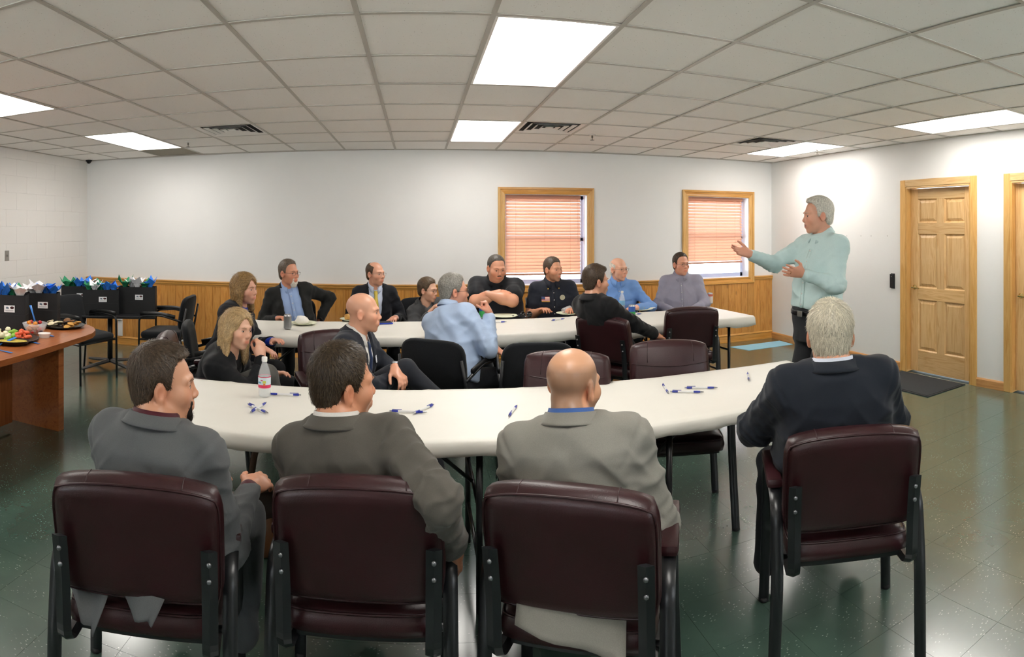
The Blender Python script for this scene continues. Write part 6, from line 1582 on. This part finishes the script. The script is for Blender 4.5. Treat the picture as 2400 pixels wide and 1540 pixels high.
def gift_bag(px, py, z, w, h, dp, az, label, cols, seed, d=None):
    p = at(px, py, z) if d is None else atd(px, d, z)
    o = thing('gift_bag', label, 'gift bag', (p.x, p.y, z), -math.radians(az), 'black gift bags with tissue paper')
    m = MB(); t_ = .0015; q = .96
    def R(k, zz, y0=0): return [(-w / 2 * k, -dp / 2 * k + y0, zz), (w / 2 * k, -dp / 2 * k + y0, zz), (w / 2 * k, dp / 2 * k + y0, zz), (-w / 2 * k, dp / 2 * k + y0, zz)]
    rows = [R(1, 0), R(1.005, h * .45), R(.998, h * .452), R(1, h), R(.99, h), R(.985, h * .3)]
    P = [v_ for r_ in rows for v_ in r_]; fs_ = [(i * 4 + k, i * 4 + (k + 1) % 4, (i + 1) * 4 + (k + 1) % 4, (i + 1) * 4 + k) for i in range(len(rows) - 1) for k in range(4)] + [(3, 2, 1, 0)]
    m.add(P, fs_).build('bag_body', M_BAG, o)
    st = MB().box((w * .06, -dp / 2 - .0022, h * .62), (.088, .0016, .056)).build('sticker', M_STICK, o)
    MB().lathe([(.001, 0), (.013, 0)], n=14).xf(Matrix.Translation((w * .06 + .022, -dp / 2 - .0034, h * .62 + .010)) @ Matrix.Diagonal((1.3, 1, .8, 1)) @ Matrix.Rotation(math.pi / 2, 4, 'X')).build('round_logo', mat('logo_dark', '#3a2024', .5), st)
    MB().lathe([(.001, 0), (.004, 0)], n=10).xf(Matrix.Translation((w * .06 + .022, -dp / 2 - .0040, h * .62 + .010)) @ Matrix.Rotation(math.pi / 2, 4, 'X')).build('logo_centre', mat('logo_red', '#b03038', .5), st)
    mm = MB(); pts = [(-.030, .012), (-.02, .018), (-.008, .014), (-.004, .006), (-.008, -.002), (-.018, .002), (-.026, .0)]
    mm.add([(w * .06 + x, -dp / 2 - .0034, h * .62 + zz) for x, zz in pts], [tuple(range(len(pts)))]).build('state_logo', mat('logo_slate', '#5c6d80', .5), st)
    MB().box((w * .06, -dp / 2 - .0034, h * .62 - .015), (.066, .0006, .004)).build('printed_line', mat('print_grey', '#8d9096', .5), st)
    for s_ in (-1, 1):
        MB().tube(bez([(-.055, s_ * dp * .47, h - .02), (-.05, s_ * dp * .45, h + .055), (.05, s_ * dp * .45, h + .06), (.055, s_ * dp * .47, h - .02)], 5, .045), .0022, 6).build('twine_handle', mat('twine', '#2b2723', .8), o, True)
    rr = random.Random(seed)
    for k, c_ in enumerate(cols):
        x = (k + .5) / len(cols) * w * .86 - w * .43; tissue(o, (x, rr.uniform(-.25, .25) * dp, h - .015), rr.uniform(.08, .11), rr.uniform(.095, .15), TIS[c_], seed * 10 + k)
PZ = .62
gift_bag(22, 772, .745, .30, .29, .15, -26, 'black gift bag at the left picture edge behind the vegetables', [0, 0, 1, 2], 1)
gift_bag(100, 757, .745, .29, .27, .15, -24, 'black gift bag with tall blue tissue behind the fruit bowl', [2, 2, 0, 0], 2)
gift_bag(185, 0, PZ, .40, .29, .15, -28, 'black gift bag with green tissue at the back left of the corner table', [1, 1, 0, 0, 2], 3, d=7.00)
gift_bag(237, 0, PZ, .40, .28, .15, -26, 'black gift bag in the middle of the corner table', [1, 2, 1, 0, 0], 4, d=6.70)
gift_bag(323, 0, PZ, .42, .30, .15, -18, 'black gift bag at the right end of the corner table by the armchair', [1, 2, 2, 1, 0], 5, d=6.80)
# ---- food on the oval table
OZ = .7405
def ot_at(px, py): return at(px, py, OZ)
def tray(p, r, label):
    o = thing('serving_tray', label, 'tray', (p.x, p.y, OZ)); MB().lathe([(.001, .004), (r * .82, .004), (r * .92, .014), (r, .018), (r * .995, .021), (r * .9, .017), (r * .8, .0075), (.001, .0075)], n=32, cap=False).build('dish', mat('black_tray', '#121214', .25), o, True); return o
pc = ot_at(148, 766); tray(pc, .185, 'black round tray of cookies on the oval table')
rr = random.Random(4); CK = [mat('cookie_gold', '#cf9a4c', .85, bump=(50, .6)), mat('cookie_brown', '#7d5634', .85, bump=(50, .6)), mat('cookie_pale', '#e3d6b4', .85, bump=(50, .5)), mat('cookie_dark', '#2c1c16', .7)]
ckm = {}
for i in range(30):
    a = rr.uniform(0, 6.28); q = .135 * math.sqrt(rr.random()); x, y = q * math.cos(a), q * math.sin(a); kind = (0 if x > .03 else (1 if y > .03 else (2 if x < -.02 else 3)))
    if kind not in ckm:
        m = MB().lathe([(.001, 0), (.026, 0), (.031, .005), (.026, .011), (.001, .013)], n=14, cap=False); me = m.mesh('cookie'); me.materials.append(CK[kind]); smooth_angle(me, 60); ckm[kind] = me
    o = link('cookie', ckm[kind], None, (pc.x + x, pc.y + y, OZ + .009 + (i % 4) * .009), (rr.uniform(-.35, .35), rr.uniform(-.35, .35), rr.uniform(0, 6)))
    tag(o, ('golden cookie piled on the right of the black tray', 'brown cookie piled at the back of the black tray', 'pale cookie on the left of the black tray', 'dark chocolate cookie in the middle of the black tray')[kind], 'cookie', ('golden cookies on the tray', 'brown cookies on the tray', 'pale cookies on the tray', 'dark cookies on the tray')[kind])
pf = ot_at(82, 782); fb = thing('fruit_bowl', 'clear glass bowl of mixed fruit on the oval table', 'bowl', (pf.x, pf.y, OZ)); MB().lathe([(.05, .0), (.055, .004), (.085, .05), (.098, .085), (.101, .085), (.089, .05), (.06, .007), (.001, .006)], n=28, cap=False).build('bowl_wall', M_PET, fb, True); MB().tube([(.0995 * math.cos(q_), .0995 * math.sin(q_), .085) for q_ in np.linspace(0, 6.283, 25)], .002, 6, cap=False).build('bowl_rim', M_PET, fb, True)
for i in range(26):
    c_, nm = [('#d8862a', 'orange melon cube'), ('#b81f22', 'red strawberry piece'), ('#3a1b2b', 'dark grape'), ('#d8862a', 'orange melon cube')][i % 4]
    a = rr.uniform(0, 6.28); q = .066 * math.sqrt(rr.random()); zz = OZ + .012 + (i // 7) * .022
    lump('fruit_piece', Vector((pf.x + q * math.cos(a), pf.y + q * math.sin(a), 0)), .019, mat('fruit_' + c_.strip('#'), c_, .3), nm + ' in the clear glass bowl', 'fruit', 40 + i, nm + 's in the bowl', (1, 1, .9), zz)
pv = ot_at(30, 797); tray(pv, .20, 'black round tray of raw vegetables on the oval table')
for i in range(34):
    a = i / 34 * 6.28 + rr.uniform(-.1, .1); q = rr.uniform(.05, .15); sx = math.cos(a - .5)
    k = 0 if sx > .35 else (1 if sx > -.4 else 2); c_, nm = [('#d4562a', 'red pepper strip'), ('#7fae3a', 'green celery piece'), ('#dfd9b8', 'white cauliflower floret')][k]
    lump('vegetable_piece', Vector((pv.x + q * math.cos(a), pv.y + q * math.sin(a), 0)), .024, mat('veg_' + c_.strip('#'), c_, .5), nm + ' on the black vegetable tray', 'vegetable', 90 + i, nm + 's on the tray', (1.5, .7, .7) if k < 2 else (1, 1, .9), OZ + .008 + (i % 3) * .018)
ph2 = ot_at(28, 808); 
hb = thing('dip_bowl', 'oval black bowl of corn dip at the near edge of the oval table', 'bowl', (ph2.x, ph2.y, OZ), .5); MB().lathe([(.001, .003), (.085, .003), (.105, .03), (.11, .034), (.100, .032), (.085, .025), (.001, .025)], n=28, cap=False).xf(Matrix.Diagonal((1.25, .8, 1, 1))).build('dish', mat('black_tray', '#121214', .25), hb, True); MB().lathe([(.001, .034), (.05, .033), (.092, .027)], n=24, cap=False).xf(Matrix.Diagonal((1.25, .8, 1, 1))).build('dip', mat('corn_dip', '#d9b44a', .6, noise=(60, '#8a8a2e', .4), bump=(60, .8)), hb, True)
pd = ot_at(104, 791); dc = thing('dip_cup', 'small white tub of dip beside the fruit bowl', 'tub', (pd.x, pd.y, OZ)); MB().lathe([(.038, 0), (.046, .03), (.049, .031), (.049, .034), (.044, .033)], n=22).build('tub_wall', mat('tub_white', '#e4e2de', .35), dc, 40); MB().lathe([(.001, .030), (.044, .030)], n=20, cap=False).build('dip', mat('white_dip', '#efece2', .5), dc)
def utensil(a, b, label, lift=0.0, kind='knife'):
    a = ot_at(*a); b = ot_at(*b); d = b - a; c = (a + b) / 2; L = max(d.length, .12); o = thing('plastic_utensil', label, 'utensil', (c.x, c.y, OZ + .004), math.atan2(d.y, d.x), 'blue plastic utensils'); o.rotation_euler.y = -lift; o.location.z += math.sin(lift) * .5 * .2
    MB().box((-.035, 0, 0), (.11, .012, .004), None, .0015).build('handle', mat('utensil_blue', '#2f74c4', .35), o); MB().box((.05, 0, .001), (.07, .018 if kind == 'knife' else .034, .003), None, .0014).build('blade' if kind == 'knife' else 'spoon_bowl', mat('utensil_blue', '#2f74c4', .35), o)
utensil((60, 800), (88, 806), 'blue plastic knife beside the dip bowl'); utensil((100, 782), (126, 790), 'blue plastic fork behind the white tub'); utensil((0, 812), (30, 808), 'blue plastic spoon lying over the dip bowl', .25, 'spoon'); utensil((0, 822), (17, 826), 'blue plastic knife at the left edge of the oval table')
ts_ = thing('serving_spoon', 'blue serving spoon standing in the fruit bowl', 'spoon', (pf.x, pf.y + .02, OZ + .085)); MB().tube([(0, 0, -.03), (-.045, .01, .07), (-.075, .02, .13)], [.006, .005, .008], 8, flat=(1.6, .6)).build('handle', mat('utensil_blue', '#2f74c4', .35), ts_, True); MB().lathe([(.001, -.006), (.018, -.002), (.022, .004)], n=14, cap=False).xf(Matrix.Translation((.005, 0, -.034))).build('spoon_bowl', mat('utensil_blue', '#2f74c4', .35), ts_, True)
pt_ = ot_at(122, 765); tc = thing('tent_card', 'small white folded card beside the cookie tray', 'card', (pt_.x - .06, pt_.y + .12, OZ), .3)
for s_ in (-1, 1): MB().box((0, s_ * .014, .030), (.05, .001, .062), Euler((s_ * .42, 0, 0))).build('card_face', mat('card_white', '#e9e7e2', .7), tc)
# ---- handbag under the near table
hp = at(643, 1300, 0); hbg = thing('handbag', 'brown leather handbag standing on the floor under the near table', 'handbag', (hp.x, hp.y, 0), .35)
F_ = Fld((-.2, -.12, 0), (.2, .12, .36), .012); F_.ell((0, 0, .12), (.165, .085, .13), .05); F_.ell((0, 0, .22), (.15, .05, .10), .06); v, q = F_.mesh(); n_ = vnormals(v, q); v = v + n_ * (.006 * np.sin(40 * v[:, 0] + 20 * v[:, 2] + 2 * np.sin(30 * v[:, 1])))[:, None]; v[:, 2] = np.maximum(v[:, 2], .001)
np_obj('pouch', v, q, mat('tan_leather', '#6b4426', .45, noise=(6, '#4d2f1a', .6), bump=(30, .4)), hbg)
F_ = Fld((-.2, -.12, .1), (.2, .12, .36), .010); F_.ell((-.01, -.045, .25), (.14, .035, .08), .03); v, q = F_.mesh(); np_obj('flap', v, q, mat('dark_leather', '#2e1f16', .4, bump=(40, .3)), hbg)
MB().tube(bez([(-.12, 0, .27), (-.10, .0, .50), (-.04, .01, .62), (.04, .01, .60), (.12, 0, .27)], 6, .1), .009, 6, flat=(1.8, .5), up=Vector((0, 1, 0))).build('strap', mat('strap_leather', '#4b2f1d', .45), hbg, True)
for k in range(6): MB().lathe([(.005, 0), (.004, .003)], n=8).xf(Matrix.Translation((-.10, -.052 - .004 * k * .3, .30 - k * .018)) @ Matrix.Rotation(math.pi / 2, 4, 'X')).build('rivet', mat('rivet', '#cfcac0', .3, metal=.8), hbg, True)
# ---- patch of sunlight on the corner floor, painted as a thin pale blue sheet
bs = thing('floor_sun_patch', 'patch of sunlight painted as a thin pale blue sheet on the floor near the corner', 'sun patch', (4.36, 6.74, 0)); MB().prism([(-.40, .17), (-.29, -.15), (.42, -.13), (.42, .18)], .0004, .0034).build('sun patch', mat('painted_sunlight', '#8fd2ef', .35), bs)
# ---- jacket tails hanging through the chair backs
def tail(root, pts, mt):
    m = MB(); nx, nz = 8, 6; P = []
    for i in range(nx + 1):
        for j in range(nz + 1):
            u, w = i / nx, j / nz; a = Vector(pts[0]).lerp(Vector(pts[1]), u); b = Vector(pts[3]).lerp(Vector(pts[2]), u); p = a.lerp(b, w); p.y += .010 * math.sin(u * 9 + w * 2) * w; P.append(p)
    m.add(P, [(i * (nz + 1) + j, (i + 1) * (nz + 1) + j, (i + 1) * (nz + 1) + j + 1, i * (nz + 1) + j + 1) for i in range(nx) for j in range(nz)])
    o = m.build('jacket_tail', mt, root, True); s_ = o.modifiers.new('thickness', 'SOLIDIFY'); s_.thickness = .004

tail(ROOT1, [(-.20, -.21, .58), (.0, -.20, .57), (-.02, -.26, .435), (-.07, -.27, .47)], K_('#5b5d5e')); tail(ROOT1, [(.03, -.20, .56), (.16, -.18, .56), (.15, -.22, .505), (.08, -.22, .50)], K_('#5b5d5e'))
tail(ROOT3, [(-.17, -.21, .57), (.13, -.20, .56), (.13, -.265, .44), (-.17, -.255, .505)], K_('#86837b', stripe=1))
